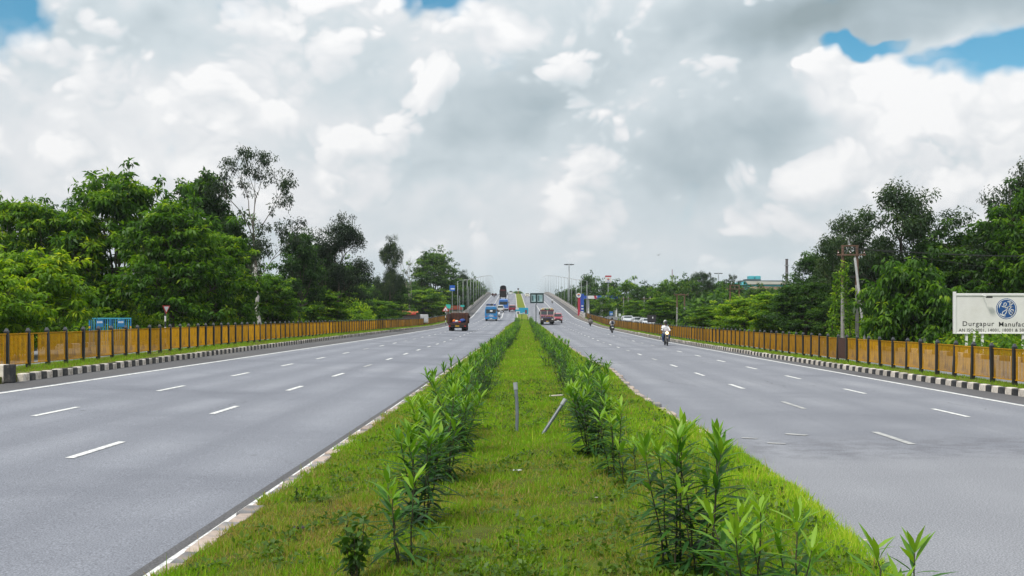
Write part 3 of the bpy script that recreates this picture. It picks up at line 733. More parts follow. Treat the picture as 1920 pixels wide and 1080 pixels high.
def airy_tree(seed, mat, bark, H=16.0, spread=4.5, bare=.42, lean=(0, 0), per=34, L=.22, W=.085, cr=.50, forks=5, keep=1.0, wide_top=1.0, low=3, thin=1.0):
    """tall open tree: pale stem, rising forks, leaf tufts only near the twig ends"""
    global rng
    rng = np.random.default_rng(seed); random.seed(seed)
    tb = MB(); tips = []
    def grow(p, d, ln, r, depth):
        d = d.normalized()
        segs = 3; pts = [p.copy()]; q = p.copy(); dd = d.copy()
        for i in range(segs):
            dd = (dd + Vector((random.gauss(0, .13), random.gauss(0, .13), .07))).normalized()
            q = q + dd * ln / segs; pts.append(q.copy())
        tb.tube(pts, [r, r * .87, r * .74, r * .62], 6 if depth < 2 else 4 if depth < 3 else 3, 1, caps=False)
        if depth >= 2:
            for s in pts[2:]:
                if random.random() < .75 * keep: tips.append(s + Vector((random.gauss(0, .22), random.gauss(0, .22), random.gauss(0, .15))))
        if depth == 4: return
        nb = random.choice((2, 3, 3)) if depth > 0 else forks
        for k in range(nb):
            a = 2 * math.pi * (k + random.random() * .7) / nb
            side = Vector((math.cos(a), math.sin(a), 0))
            side = (side - dd * side.dot(dd)).normalized()
            tilt = random.uniform(.35, .75) if k or depth else .15
            start = pts[-1] if (k < 2 or depth > 1) else pts[2]
            grow(start, dd * math.cos(tilt) + side * math.sin(tilt) * wide_top, ln * random.uniform(.60, .82), r * .58, depth + 1)
    base = Vector((0, 0, -.4)); top = Vector((lean[0], lean[1], H * bare))
    st = limb(tb, base, top, H * .0125, H * .0095, n=8, segs=6, wob=.035)
    grow(st[-1], (st[-1] - st[-3]).normalized() + Vector((0, 0, .5)), H * .21, H * .0088 * thin, 0)
    for k in range(low):
        p = st[random.randint(3 if low < 4 else 2, 5)]; a = random.random() * 6.28
        grow(p, Vector((math.cos(a) * .8, math.sin(a) * .8, .7)), H * .15, H * .005 * thin, 1)
    T = np.array([t[:] for t in tips])
    zmax = T[:, 2].max(); rmax = np.abs(T[:, :2]).max()
    V, rnd = clump_leaves(T, rng.uniform(.6, 1.3, len(T)) * cr, per, L, W, .85, .3, .55)
    return tb.mesh('trunk', [bark, BARK], True), leaf_mesh('crown', V, rnd, mat), zmax + cr

def bush(seed, mat, H=2.2, Rr=1.8, n=80, per=26, L=.20, W=.10, cr=.34, spiky=.2):
    global rng
    rng = np.random.default_rng(seed); random.seed(seed)
    tb = MB()
    a = rng.random(n) * 6.283; rr = Rr * np.sqrt(rng.random(n))
    z = H * (1 - (rr / Rr) ** 2 * .75) * rng.uniform(.25, 1.0, n) ** .55
    T = np.stack([rr * np.cos(a), rr * np.sin(a), z], 1)
    T[:, 2] += (rng.random(n) < .12) * rng.uniform(0, spiky * H, n)
    for p in T[::3]: limb(tb, (p[0] * .15, p[1] * .15, -.1), p, .03, .008, n=3, segs=3)
    V, rnd = clump_leaves(T, rng.uniform(.7, 1.3, n) * cr, per, L, W, .75, .2, .15)
    return tb.mesh('stems', BARK, True), leaf_mesh('foliage', V, rnd, mat)

def bare_tree(seed, H=8.0, bark=None):
    random.seed(seed); tb = MB()
    def grow(p, d, ln, r, depth):
        pts = [p]; q = p; dd = d.normalized()
        for i in range(3):
            dd = (dd + Vector((random.gauss(0, .12), random.gauss(0, .12), .10))).normalized(); q = q + dd * ln / 3; pts.append(q)
        tb.tube(pts, [r, r * .85, r * .7, r * .5], 5 if depth < 2 else 3, caps=False)
        if depth < 4:
            for k in range(3):
                a = random.random() * 6.28; s = Vector((math.cos(a), math.sin(a), 0)); tl = random.uniform(.2, .55)
                grow(pts[-1] if k else pts[2], dd * math.cos(tl) + s * math.sin(tl), ln * .68, r * .55, depth + 1)
    grow(Vector((0, 0, -.2)), Vector((0, 0, 1)), H * .42, H * .012, 0)
    return tb

PROTO = {}
def proto_dense(key, H, Rr, *a, **k): PROTO[key] = (*dense_tree(*a, H=H, Rr=Rr, **k), H, Rr)
proto_dense('b1', 10, 4.6, 101, GREEN_BRIGHT, lobes=17, clumps=36, per=30, L=.42, W=.16, hang=.40, flat=.42)
proto_dense('b2', 10, 4.6, 102, GREEN_BRIGHT, lobes=15, clumps=38, per=30, L=.40, W=.16, hang=.38, flat=.42, low=.15)
proto_dense('b3', 10, 4.2, 103, GREEN_BRIGHT, lobes=19, clumps=30, per=28, L=.42, W=.17, hang=.40, flat=.42)
proto_dense('d1', 10, 4.2, 111, GREEN_DARK, lobes=16, clumps=32, per=30, L=.34, W=.15)
proto_dense('d2', 10, 4.6, 112, GREEN_DARK, lobes=13, clumps=36, per=30, L=.34, W=.15, low=.15, lobe_r=.45)
proto_dense('d3', 10, 3.4, 113, GREEN_DARK, lobes=15, clumps=30, per=28, L=.34, W=.15, low=.3)
proto_dense('y1', 8, 4.4, 121, GREEN_YEL, lobes=14, clumps=30, per=26, L=.50, W=.16, hang=.5, flat=.4, low=.12)
proto_dense('y2', 8, 4.2, 122, GREEN_YEL, lobes=13, clumps=28, per=26, L=.50, W=.16, hang=.5, flat=.4, low=.12)
proto_dense('m1', 6, 4.2, 131, GREEN_BRIGHT, lobes=13, clumps=30, per=20, L=.60, W=.22, hang=.75, flat=.5, low=.10, cr=.6)
proto_dense('f1', 9, 4.8, 141, GREEN_DARK, lobes=12, clumps=22, per=16, L=.55, W=.26, low=.1, cr=.7)
proto_dense('f2', 9, 4.8, 142, GREEN_BRIGHT, lobes=12, clumps=22, per=16, L=.55, W=.26, low=.1, cr=.7)
proto_dense('f3', 9, 4.4, 143, GREEN_DARK, lobes=14, clumps=18, per=16, L=.55, W=.26, low=.1, cr=.7)
def proto_airy(key, *a, **k):
    t, c, h = airy_tree(*a, **k); PROTO[key] = (t, c, h, 4.5)
proto_airy('e1', 201, GREEN_EUC, BARK_PALE, thin=.7, H=16, bare=.36, lean=(-.4, 0), forks=4, low=3, per=32, cr=.44, L=.24, W=.10, keep=.9)
proto_airy('e2', 205, GREEN_EUC, BARK, low=6, H=14, bare=.32, lean=(.6, 0), forks=4, per=44, cr=.62, L=.26, W=.10)
proto_airy('e3', 209, GREEN_EUC, BARK, H=13, bare=.38, lean=(.2, 0), forks=3, low=8, wide_top=.7, per=44, cr=.60, L=.26, W=.10)
proto_airy('e4', 214, GREEN_EUC2, BARK_PALE2, H=15, bare=.26, lean=(-.3, .2), forks=4, per=60, cr=.72, L=.28, W=.12, keep=.62)
for i, (k, m, H, Rr) in enumerate((('s1', GREEN_YEL, 2.2, 2.0), ('s2', GREEN_BRIGHT, 2.4, 2.2), ('s3', GREEN_YEL, 1.8, 2.2), ('s4', GREEN_BRIGHT, 3.0, 2.4))):
    PROTO[k] = (*bush(301 + i, m, H, Rr, 130, 28), H, Rr)

def plant(kind, name, px, top, D, width, label, cat='tree', group=None, rz=None, base=None):
    """a plant of a kind standing D metres ahead, as tall and wide as it shows in the photograph"""
    t, c, H, Rr = PROTO[kind]
    x = (px - HX) * D / F
    z = G(x, D) if base is None else base
    h = CAMZ + (HY - top) * D / F - z
    w = width * D / F / 2
    o = empty(name, (x, D, z - .05), random.uniform(0, 6.28) if rz is None else rz)
    sx = w / Rr
    o.scale = (sx, sx, h / H)
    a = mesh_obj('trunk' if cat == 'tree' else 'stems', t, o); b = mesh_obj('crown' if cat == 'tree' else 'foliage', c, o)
    return tag(o, label, cat, group)

# ------------------------------------------------------------------ trees, left side
random.seed(5)
LT = [
 ('b2', 'leafy_tree', 45, 385, 72, 210, 'green leafy tree at the far left edge behind the gold railing'),
 ('d1', 'leafy_tree', 125, 400, 88, 170, 'dark leafy tree between the leftmost green tree and its taller neighbour'),
 ('b1', 'leafy_tree', 215, 338, 74, 250, 'tallest broad leafy tree of the left grove, above the blue barricades'),
 ('b3', 'leafy_tree', 320, 392, 70, 210, 'bright leafy tree right of the tallest broad tree in the left grove'),
 ('b2', 'leafy_tree', 405, 445, 76, 180, 'bright leafy tree below and left of the tall eucalyptus'),
 ('d3', 'layered_tree', 375, 338, 92, 150, 'dark layered tree rising behind the left grove beside the tall eucalyptus'),
 ('d2', 'leafy_tree', 432, 405, 95, 120, 'dark tree standing right behind the tall pale eucalyptus trunk'),
 ('y1', 'yellowish_tree', 55, 478, 48, 250, 'low yellow green tree leaning over the railing at the far left'),
 ('y2', 'yellowish_tree', -40, 500, 44, 220, 'yellow green foliage cut by the left edge of the picture'),
 ('d3', 'dark_tree', 562, 440, 108, 84, 'dark tree just right of the tall eucalyptus'),
 ('e2', 'eucalyptus_tree', 628, 396, 120, 150, 'open dark eucalyptus right of the tallest one, leaning right'),
 ('d1', 'dark_tree', 590, 462, 125, 120, 'dark tree under the leaning eucalyptus on the left side'),
 ('d3', 'dark_tree', 655, 500, 150, 90, 'dark tree right of the leaning eucalyptus'),
 ('e2', 'eucalyptus_tree', 730, 434, 180, 66, 'slim lone eucalyptus beside the bare tree on the left'),
 ('d2', 'dark_tree', 735, 530, 185, 75, 'dark bushy tree at the foot of the slim lone eucalyptus'),
 ('d1', 'dark_tree', 812, 476, 262, 105, 'dark round tree left of the flyover, above the red canopied truck'),
 ('e2', 'eucalyptus_tree', 858, 503, 345, 52, 'small open tree beside the lamp posts at the foot of the flyover, left'),
 ('f2', 'leafy_tree', 690, 545, 190, 120, 'pale green tree behind the slim lone eucalyptus'),
 ('b3', 'leafy_tree', 500, 520, 102, 130, 'bright bushy tree at the foot of the tall eucalyptus'),
 ('b1', 'leafy_tree', 590, 545, 118, 150, 'bright bushy tree below the leaning eucalyptus'),
 ('b2', 'leafy_tree', 700, 565, 165, 130, 'bushy green tree left of the red canopied truck'),
 ('b3', 'leafy_tree', 793, 545, 235, 105, 'bushy green tree behind the red canopied truck'),
 ('f2', 'leafy_tree', 862, 560, 355, 44, 'light green tree beside the blue sign board'),
]
for k, nm, px, top, D, w, lb in LT: plant(k, nm, px, top, D, w, lb)
e = plant('e1', 'eucalyptus_tree', 488, 266, 90, 172, 'tallest open eucalyptus with a pale bare trunk in the left grove', rz=0.4)
bt = empty('bare_tree', (pxw(768, 594, 205).x, 205, G(-22, 205)))
bare_tree(31, 12.0).build('trunk', pm('bark_grey', (0.20, 0.18, 0.16), .9, .2), bt, smooth=True)
tag(bt, 'leafless grey tree beside the slim lone eucalyptus', 'tree')
WALL = [(856, 525, 300, 50, 'f1'), (870, 526, 360, 46, 'f3'), (884, 526, 430, 44, 'f1'), (894, 531, 500, 40, 'f1'), (860, 545, 330, 46, 'f3'), (844, 528, 270, 50, 'f1'), (906, 541, 560, 30, 'f3')]
NTH = 'first second third fourth fifth sixth seventh'.split()
for i, (px, top, D, w, k) in enumerate(WALL):
    plant(k, 'roadside_tree', px, top, D, w, NTH[sorted(q_[2] for q_ in WALL).index(D)] + ' hazy tree along the left wall of the flyover, counted from its foot', group='trees along the left wall of the flyover')
random.seed(51)
for i in range(30):
    D = 42 + i * 4.6 + random.uniform(-2, 2)
    x = (-27.5 if D < 85 else -27.5 + (D - 85) * .14 if D < 125 else -22) - random.uniform(0, 4) - (2 if D < 60 else 0)
    h = random.uniform(1.7, 3.2) * (1.0 if D < 75 else 1.35)
    plant(random.choice(('s1', 's2', 's3', 's4')), 'roadside_shrub', HX + x * F / D, HY - (h + G(x, D) - CAMZ) * F / D, D, random.uniform(4.5, 7) * F / D,
          'bright green shrub in the hedge behind the left service road', 'shrub', 'shrubs behind the left service road')
# ------------------------------------------------------------------ trees, right side
random.seed(6)
RT = [
 ('e2', 'tall_tree', 1905, 298, 78, 190, 'tall open tree cut by the right edge of the picture, above the white billboard'),
 ('b1', 'leafy_tree', 1960, 352, 74, 230, 'bright leafy tree overhanging the right end of the white billboard'),
 ('d2', 'leafy_tree', 1850, 420, 80, 260, 'dark leafy tree right behind the white billboard'),
 ('e4', 'eucalyptus_tree', 1700, 336, 85, 220, 'large grey green eucalyptus left of the white billboard'),
 ('e4', 'eucalyptus_tree', 1625, 388, 88, 150, 'lower eucalyptus between the electricity poles and the large one'),
 ('d1', 'leafy_tree', 1760, 455, 82, 190, 'dark tree under the large eucalyptus on the right'),
 ('e4', 'slim_tree', 1555, 438, 96, 95, 'slim dark tree just left of the electricity poles'),
 ('d2', 'leafy_tree', 1535, 478, 100, 130, 'dark round tree left of the electricity poles'),
 ('d1', 'leafy_tree', 1640, 480, 92, 170, 'dark tree behind the electricity poles'),
 ('m1', 'broadleaf_tree', 1706, 503, 68, 180, 'round tree with drooping bright leaves left of the white billboard'),
 ('d1', 'leafy_tree', 1510, 532, 92, 150, 'dark green tree where the right tree line starts, left of the poles'),
 ('d2', 'leafy_tree', 1580, 560, 88, 130, 'dark bushy tree at the foot of the electricity poles'),
 ('y1', 'yellowish_tree', 1395, 560, 110, 130, 'yellow green tree below the turquoise factory'),
 ('b2', 'leafy_tree', 1455, 552, 105, 130, 'bushy green tree right of the yellow green one below the factory'),
 ('b1', 'leafy_tree', 1335, 575, 130, 120, 'low bushy tree behind the railing below the second high mast lamp'),
 ('f1', 'dark_tree', 1290, 527, 210, 95, 'dark dense tree under the thin pale treetops on the right'),
 ('f3', 'dark_tree', 1340, 532, 220, 80, 'dark dense tree below the second high mast lamp'),
 ('e4', 'thin_tree', 1300, 505, 215, 60, 'thin pale treetop left of the second high mast lamp'),
 ('e1', 'thin_tree', 1325, 508, 215, 40, 'thin pale treetop nearest the second high mast lamp'),
 ('e1', 'thin_tree', 1375, 512, 200, 36, 'thin light tree left of the turquoise factory'),
 ('f2', 'leafy_tree', 1250, 530, 230, 70, 'round green tree below the distant thin tower'),
 ('f1', 'dark_tree', 1215, 538, 240, 75, 'dark tree right of the fuel station sign'),
 ('f2', 'leafy_tree', 1175, 530, 250, 70, 'light green tree just right of the tall fuel sign'),
 ('f3', 'dark_tree', 1140, 528, 290, 60, 'dark tree behind the tall fuel sign'),
 ('f1', 'dark_tree', 1103, 520, 310, 52, 'dark tree between the high mast lamp and the fuel station'),
 ('f2', 'leafy_tree', 1133, 557, 258, 50, 'green tree in front of the fuel station canopy'),
 ('b3', 'leafy_tree', 1240, 560, 170, 90, 'olive green bushy tree left of the paired poles on the right'),
 ('b2', 'leafy_tree', 1195, 565, 215, 80, 'bushy tree between the fuel station and the paired poles'),
 ('f3', 'leafy_tree', 1420, 540, 190, 80, 'dark tree just below the turquoise factory'),
 ('f2', 'leafy_tree', 1360, 552, 180, 70, 'pale green tree around the paired wooden poles'),
]
for k, nm, px, top, D, w, lb in RT: plant(k, nm, px, top, D, w, lb)
WALL = [(1045, 552, 500, 30, 'f1'), (1054, 546, 455, 32, 'f3'), (1066, 545, 410, 36, 'f1'), (1077, 542, 360, 40, 'f3'), (1092, 540, 325, 40, 'f1'), (1064, 556, 395, 34, 'f1'), (1099, 556, 290, 42, 'f3')]
for i, (px, top, D, w, k) in enumerate(WALL):
    plant(k, 'roadside_tree', px, top, D, w, NTH[sorted(q_[2] for q_ in WALL).index(D)] + ' hazy tree along the right wall of the flyover, counted from its foot', group='trees along the right wall of the flyover')
random.seed(61)
for i in range(34):
    D = 44 + i * 4.7 + random.uniform(-2, 2)
    x = 26 + random.uniform(0, 4)
    h = random.uniform(1.4, 2.5) * (1.0 if D < 110 else 1.3)
    if 48 < D < 74: x += 7.5
    plant(random.choice(('s1', 's2', 's2', 's4')), 'roadside_shrub', HX + x * F / D, HY - (h + G(x, D) - CAMZ) * F / D, D, random.uniform(4.5, 7) * F / D,
          'bright green shrub in the hedge behind the right service road', 'shrub', 'shrubs behind the right service road')
# far woods that read as one mass
def woods(name, spots, label, mat, seed):
    global rng
    rng = np.random.default_rng(seed)
    cs, rs = [], []
    for (x, y, h, r) in spots:
        n = int(26 * r)
        d = rand_dirs(n); d[:, 2] = np.abs(d[:, 2])
        cs.append(np.array([x, y, h * .35]) + d * np.array([r, r, h * .65]) * rng.uniform(.75, 1.0, (n, 1))); rs.append(rng.uniform(.7, 1.2, n) * 1.1)
    V, rnd = clump_leaves(np.concatenate(cs), np.concatenate(rs), 12, 1.0, .5, .7, .2, .2)
    o = mesh_obj(name, leaf_mesh(name, V, rnd, mat))
    return tag(o, label, 'woods', kind='stuff')
random.seed(9)
def wrow(x0, x1, y0, y1, n, h): return [(random.uniform(x0, x1), random.uniform(y0, y1), h * random.uniform(.7, 1.1), random.uniform(4, 6.5)) for _ in range(n)]
woods('far_woods', wrow(-130, -45, 170, 330, 34, 10) + wrow(-60, -28, 260, 520, 26, 12) + wrow(-60, -29, 165, 260, 18, 8), 'dim far woods on the left beyond the grove', GREEN_DARK, 71)
woods('far_woods', wrow(40, 170, 200, 380, 40, 9) + wrow(24, 70, 280, 560, 28, 11) + wrow(32, 72, 205, 300, 30, 8.5) + wrow(27, 50, 150, 215, 16, 5), 'dim far woods on the right beyond the fuel station', GREEN_DARK, 72)
# low growth that hides the soil under the trees
def undergrowth(name, xa, xb, y0, y1, n, label, seed):
    global rng
    rng = np.random.default_rng(seed)
    x = rng.uniform(xa, xb, n); y = y0 + (y1 - y0) * rng.random(n) ** 1.3
    z = np.array([G(a, b) for a, b in zip(x, y)]) + rng.uniform(.1, .9, n)
    V, rnd = clump_leaves(np.stack([x, y, z], 1), rng.uniform(.4, .8, n), 16, .34, .16, .8, .2, .1)
    tag(mesh_obj(name, leaf_mesh(name, V, rnd, GREEN_BRIGHT)), label, 'undergrowth', kind='stuff')
undergrowth('undergrowth', -45, -26.6, 36, 190, 2600, 'low weeds under the trees on the left', 81)
undergrowth('undergrowth', 24.2, 45, 40, 200, 2600, 'low weeds under the trees on the right', 82)

# ------------------------------------------------------------------ grass of the median and verges
GRASS = leaf_mat('grass_blades', [(0.0, (0.24, 0.16, 0.07)), (0.14, (0.42, 0.34, 0.13)), (0.27, (0.26, 0.27, 0.045)), (0.45, (0.15, 0.26, 0.02)), (0.70, (0.205, 0.39, 0.018)), (0.9, (0.29, 0.49, 0.022)), (1.0, (0.48, 0.56, 0.07))], .45, .6, .2, 0.0)
def patch_noise(x, y, seed):
    r = np.random.default_rng(seed); s = np.zeros_like(x)
    for k in range(9):
        a = r.uniform(0, 6.28); f = r.uniform(.5, 3.2) * (1 + k * .28); p = r.uniform(0, 6.28)
        s += np.sin(x * f * math.cos(a) + y * f * math.sin(a) * .8 + p + 1.5 * np.sin(y * .7 + k)) / (1 + k * .25)
    return s / 3.0
def blades(x, y, z, h, w, lean, rnd):
    n = len(x)
    g = np.random.default_rng(n)
    a = g.uniform(0, 6.283, n); b = g.uniform(0, 6.283, n)
    base = np.stack([x, y, z], 1)
    s = np.stack([np.cos(a), np.sin(a), np.zeros(n)], 1) * (w * .5)[:, None]
    l = g.random(n) * lean
    tip = base + np.stack([np.cos(b) * l * h, np.sin(b) * l * h, h * np.sqrt(np.maximum(.1, 1 - l * l * .6))], 1)
    V = np.stack([base - s, base + s, tip], 1).reshape(-1, 3)
    return V, np.repeat(rnd, 3)
def median_grass():
    g = np.random.default_rng(3)
    Vs, Rs = [], []
    for (y0, y1, dens, h0, w0) in ((7.5, 12, 2700, .068, .013), (12, 19, 1700, .076, .017), (19, 32, 800, .083, .024), (32, 60, 330, .095, .034), (60, 120, 100, .11, .065), (120, 226, 36, .12, .12)):
        n = int(6.6 * (y1 - y0) * dens)
        y = g.uniform(y0, y1, n)
        aL = np.array([ML(v) + cx(v) for v in np.linspace(y0, y1, 60)]); aR = np.array([MRb(v) + cx(v) for v in np.linspace(y0, y1, 60)])
        yy = np.linspace(y0, y1, 60)
        L_ = np.interp(y, yy, aL); R_ = np.interp(y, yy, aR)
        over = np.where(y < 21, .10, -.10)
        inL = .13 + .13 * np.sin(y * 2.1) * np.sin(y * .83 + 1)
        x = L_ + inL + (R_ + over - L_ - inL) * g.random(n)
        zt = np.clip((x - L_ - .16) / (R_ - L_ - .18), 0, 1)
        zb = np.array([prof(v) for v in yy]); z = np.interp(y, yy, zb) + .06 + .36 * zt * (1 - zt)
        pn = patch_noise(x, y, 5); pn2 = patch_noise(x * 3.1, y * 3.1, 8)
        dry = np.clip(1.25 - np.hypot((x + 1.9) / 1.5, (y - 10.2) / 2.6), 0, 1) + .55 * np.clip(1 - np.hypot((x - .3) / 1.8, (y - 13) / 5), 0, 1)
        lush = np.clip((x - 1.8) / 1.4, 0, 1) * (y < 24)
        edge = np.clip(1 - (x - L_ - .2) / .4, 0, 1) * .10
        pn3 = patch_noise(x * .55 + 7, y * .4, 19)
        rnd = .56 + .15 * pn + .13 * pn2 + .10 * pn3 + g.normal(0, .16, n) - .34 * dry * (g.random(n) < .75) + .20 * lush - edge
        rnd = np.where(g.random(n) < .08 + .10 * np.clip(-pn3, 0, 1), g.uniform(.02, .25, n), rnd)
        h = h0 * g.uniform(.35, 1.2, n) * (1 + .55 * np.clip(pn2, -1, 1.5)) * (1 + .35 * lush) * np.where(g.random(n) < .02, 2.2, 1.0)
        V, r = blades(x, y, z, h, w0 * g.uniform(.7, 1.3, n), 1.0, np.clip(rnd, 0, 1))
        Vs.append(V); Rs.append(r)
    V = np.concatenate(Vs); r = np.concatenate(Rs)
    me = np_mesh('grass', V, np.arange(len(V), dtype=np.int32).reshape(-1, 3), GRASS, {'rnd': r})
    tag(mesh_obj('grass', me), 'short mixed green and straw coloured grass of the median', 'grass', kind='stuff')
median_grass()
HERB = leaf_mat('herb_leaves', [(0.0, (0.05, 0.10, 0.014)), (0.5, (0.09, 0.17, 0.018)), (1.0, (0.16, 0.24, 0.03))], .35, .5, .3)
def herbs():
    global rng
    rng = np.random.default_rng(21)
    n = 1500
    y = 8 + 26 * rng.random(n) ** 1.4; x = rng.uniform(-2.7, 3.0, n)
    keep = patch_noise(x, y, 14) > -.1
    x, y = x[keep], y[keep]
    z = np.array([medz(a, b) for a, b in zip(x, y)]) + .05
    V, rnd = clump_leaves(np.stack([x, y, z], 1), rng.uniform(.06, .16, len(x)), 14, .06, .035, .35, .1, -.15)
    tag(mesh_obj('ground_herbs', leaf_mesh('ground_herbs', V, rnd, HERB)), 'small leafy weeds scattered through the median grass', 'weeds', kind='stuff')
herbs()
def verge_grass(fa, fb, label, seed, zoff):
    g = np.random.default_rng(seed)
    Vs, Rs = [], []
    for (y0, y1, n, h0, w0) in ((20, 45, 9000, .10, .018), (45, 90, 9000, .12, .03), (90, 240, 9000, .14, .06)):
        y = g.uniform(y0, y1, n); yy = np.linspace(y0, y1, 80)
        a = np.interp(y, yy, [fa(v) for v in yy]); b = np.interp(y, yy, [fb(v) for v in yy])
        t = g.random(n); x = a + (b - a) * t
        pn = patch_noise(x * 2, y, seed)
        keep = pn > -.45
        x, y, pn = x[keep], y[keep], pn[keep]
        z = np.interp(y, yy, [Z(fa(v), v) for v in yy]) + zoff
        rnd = np.clip(.48 + .15 * pn + g.normal(0, .16, len(x)), 0, 1)
        V, r = blades(x, y, z, h0 * g.uniform(.4, 1.4, len(x)) * (1 + .4 * pn), np.full(len(x), w0), 1.0, rnd)
        Vs.append(V); Rs.append(r)
    V = np.concatenate(Vs); r = np.concatenate(Rs)
    tag(mesh_obj('verge_grass', np_mesh('verge_grass', V, np.arange(len(V), dtype=np.int32).reshape(-1, 3), GRASS, {'rnd': r})), label, 'grass', kind='stuff')
verge_grass(lambda y: FL(y) + cx(y) - .6, lambda y: X(LK, y) - .22, 'patchy grass between the left kerb and railing', 31, .16)
verge_grass(lambda y: X(RK, y) + .22, lambda y: FR(y) + cx(y) + .5, 'patchy grass between the right kerb and railing', 32, .14)

# ------------------------------------------------------------------ oleanders of the median
OLE = leaf_mat('oleander_leaves', [(0.0, (0.018, 0.055, 0.018)), (0.35, (0.032, 0.10, 0.022)), (0.65, (0.065, 0.18, 0.020)), (0.85, (0.13, 0.28, 0.02)), (1.0, (0.22, 0.38, 0.03))], .32, .45, .30, .10)
STEM = pm('oleander_stem', (0.06, 0.055, 0.03), .8, .3, 12.0)
def oleander(seed, H=1.1, stems=6, spread=.28, L=.155, W=.030, lit=0.0):  # lit shifts the leaves' own green
    """stems, and leaves as (position, axis, normal, length, width, tone)"""
    r = random.Random(seed)
    tb = MB(); leaves = []
    for s in range(stems):
        a = 2 * math.pi * s / stems + r.uniform(-.5, .5)
        h = H * (1.0 if s == 0 else r.uniform(.55, .97))
        sp = spread * (r.uniform(0, .25) if s == 0 else r.uniform(.5, 1.1))
        base = Vector((math.cos(a) * .06, math.sin(a) * .06, -.08))
        pts = []
        for i in range(7):
            t = i / 6
            pts.append(base + Vector((math.cos(a) * sp * t ** 1.2 + r.gauss(0, .008), math.sin(a) * sp * t ** 1.2 + r.gauss(0, .008), (h + .08) * t)))
        tb.tube(pts, [.0095 * (1 - .6 * i / 6) for i in range(7)], 5, caps=False)
        nn = int(h / .052)
        for k in range(int(nn * .12), nn + 1):
            t = k / nn
            f = t * 6; i = min(int(f), 5); p = pts[i].lerp(pts[i + 1], f - i)
            if t < .4 and r.random() < .2: continue
            nl = 3 if t < .93 else 4
            for q in range(nl):
                b = k * 1.05 + q * 2 * math.pi / nl + r.uniform(-.3, .3)
                el = (-.22 + .85 * t ** 1.4) + r.gauss(0, .24) if t < .86 else r.uniform(.45, 1.3)
                d = Vector((math.cos(b) * math.cos(el), math.sin(b) * math.cos(el), math.sin(el)))
                ll = L * r.uniform(.7, 1.2) * (.62 + .5 * math.sin(math.pi * min(1, t * .85 + .1)))
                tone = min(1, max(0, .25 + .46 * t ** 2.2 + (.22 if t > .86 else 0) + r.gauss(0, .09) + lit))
                up = Vector((-math.cos(b) * math.sin(el), -math.sin(b) * math.sin(el), math.cos(el)))
                leaves.append((p, d, up, ll, W * r.uniform(.8, 1.2), tone))
    return tb, leaves
def lance(bm_v, p, d, up, L, W):
    s = d.cross(up).normalized(); n = s.cross(d).normalized()
    f = lambda t, w, dz: [p + d * L * t + s * w * W * .5 + n * (dz * L + abs(w) * W * .10), p + d * L * t - n * (-dz * L) , p + d * L * t - s * w * W * .5 + n * (dz * L + abs(w) * W * .10)]
    out = [p] + f(.28, .85, .0) + f(.62, .92, -.035) + [p + d * L - n * L * .11]
    bm_v.extend(out)
LANCE_F = [(0, 1, 2), (0, 2, 3), (1, 4, 5, 2), (2, 5, 6, 3), (4, 7, 5), (5, 7, 6)]
def leaf_mb(leaves, name):
    vs, fs, rn = [], [], []
    for (p, d, up, ll, w, tone) in leaves:
        b = len(vs); lance(vs, p, d, up, ll, w)
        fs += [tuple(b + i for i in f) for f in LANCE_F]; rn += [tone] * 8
    me = bpy.data.meshes.new(name); me.from_pydata([v[:] for v in vs], [], fs); me.materials.append(OLE)
    at = me.attributes.new('rnd', 'FLOAT', 'POINT'); at.data.foreach_set('value', rn)
    me.polygons.foreach_set('use_smooth', [True] * len(fs))
    return me
TONES = 9
def one_leaf(tone):
    vs = []; lance(vs, Vector((0, 0, 0)), Vector((0, 1, 0)), Vector((0, 0, 1)), 1.0, .2)
    me = bpy.data.meshes.new('leaf'); me.from_pydata([v[:] for v in vs], [], LANCE_F); me.materials.append(OLE)
    at = me.attributes.new('rnd', 'FLOAT', 'POINT'); at.data.foreach_set('value', [tone] * 8)
    me.polygons.foreach_set('use_smooth', [True] * len(LANCE_F))
    return me
LEAF_ME = [one_leaf(i / (TONES - 1)) for i in range(TONES)]
def near_oleander(px, by, top, label, seed, stems=5, spread=.26, lit=0.0, L=.30):
    D = F * (CAMZ - .15) / (by - HY); x = (px - HX) * D / F
    z = medz(x, D); H = CAMZ + (HY - top) * D / F - z
    tb, lv = oleander(seed, H * .92, stems, spread, L, .041, lit)
    o = empty('oleander_shrub', (x, D, z)); tag(o, label, 'shrub', 'oleanders of the median')
    tb.build('stems', STEM, o, smooth=True)
    lv.sort(key=lambda l: -l[0].z)
    for (p, d, up, ll, w, tone) in lv[:300]:
        s = d.cross(up).normalized(); n = s.cross(d).normalized()
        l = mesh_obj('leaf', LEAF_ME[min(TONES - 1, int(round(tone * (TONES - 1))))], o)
        k = w / .2
        l.matrix_local = Matrix(((s.x * k, d.x * ll, n.x * ll, p.x), (s.y * k, d.y * ll, n.y * ll, p.y), (s.z * k, d.z * ll, n.z * ll, p.z), (0, 0, 0, 1)))
    if len(lv) > 300: tag(mesh_obj('leaves', leaf_mb(lv[300:], 'leaves'), o), kind='stuff')
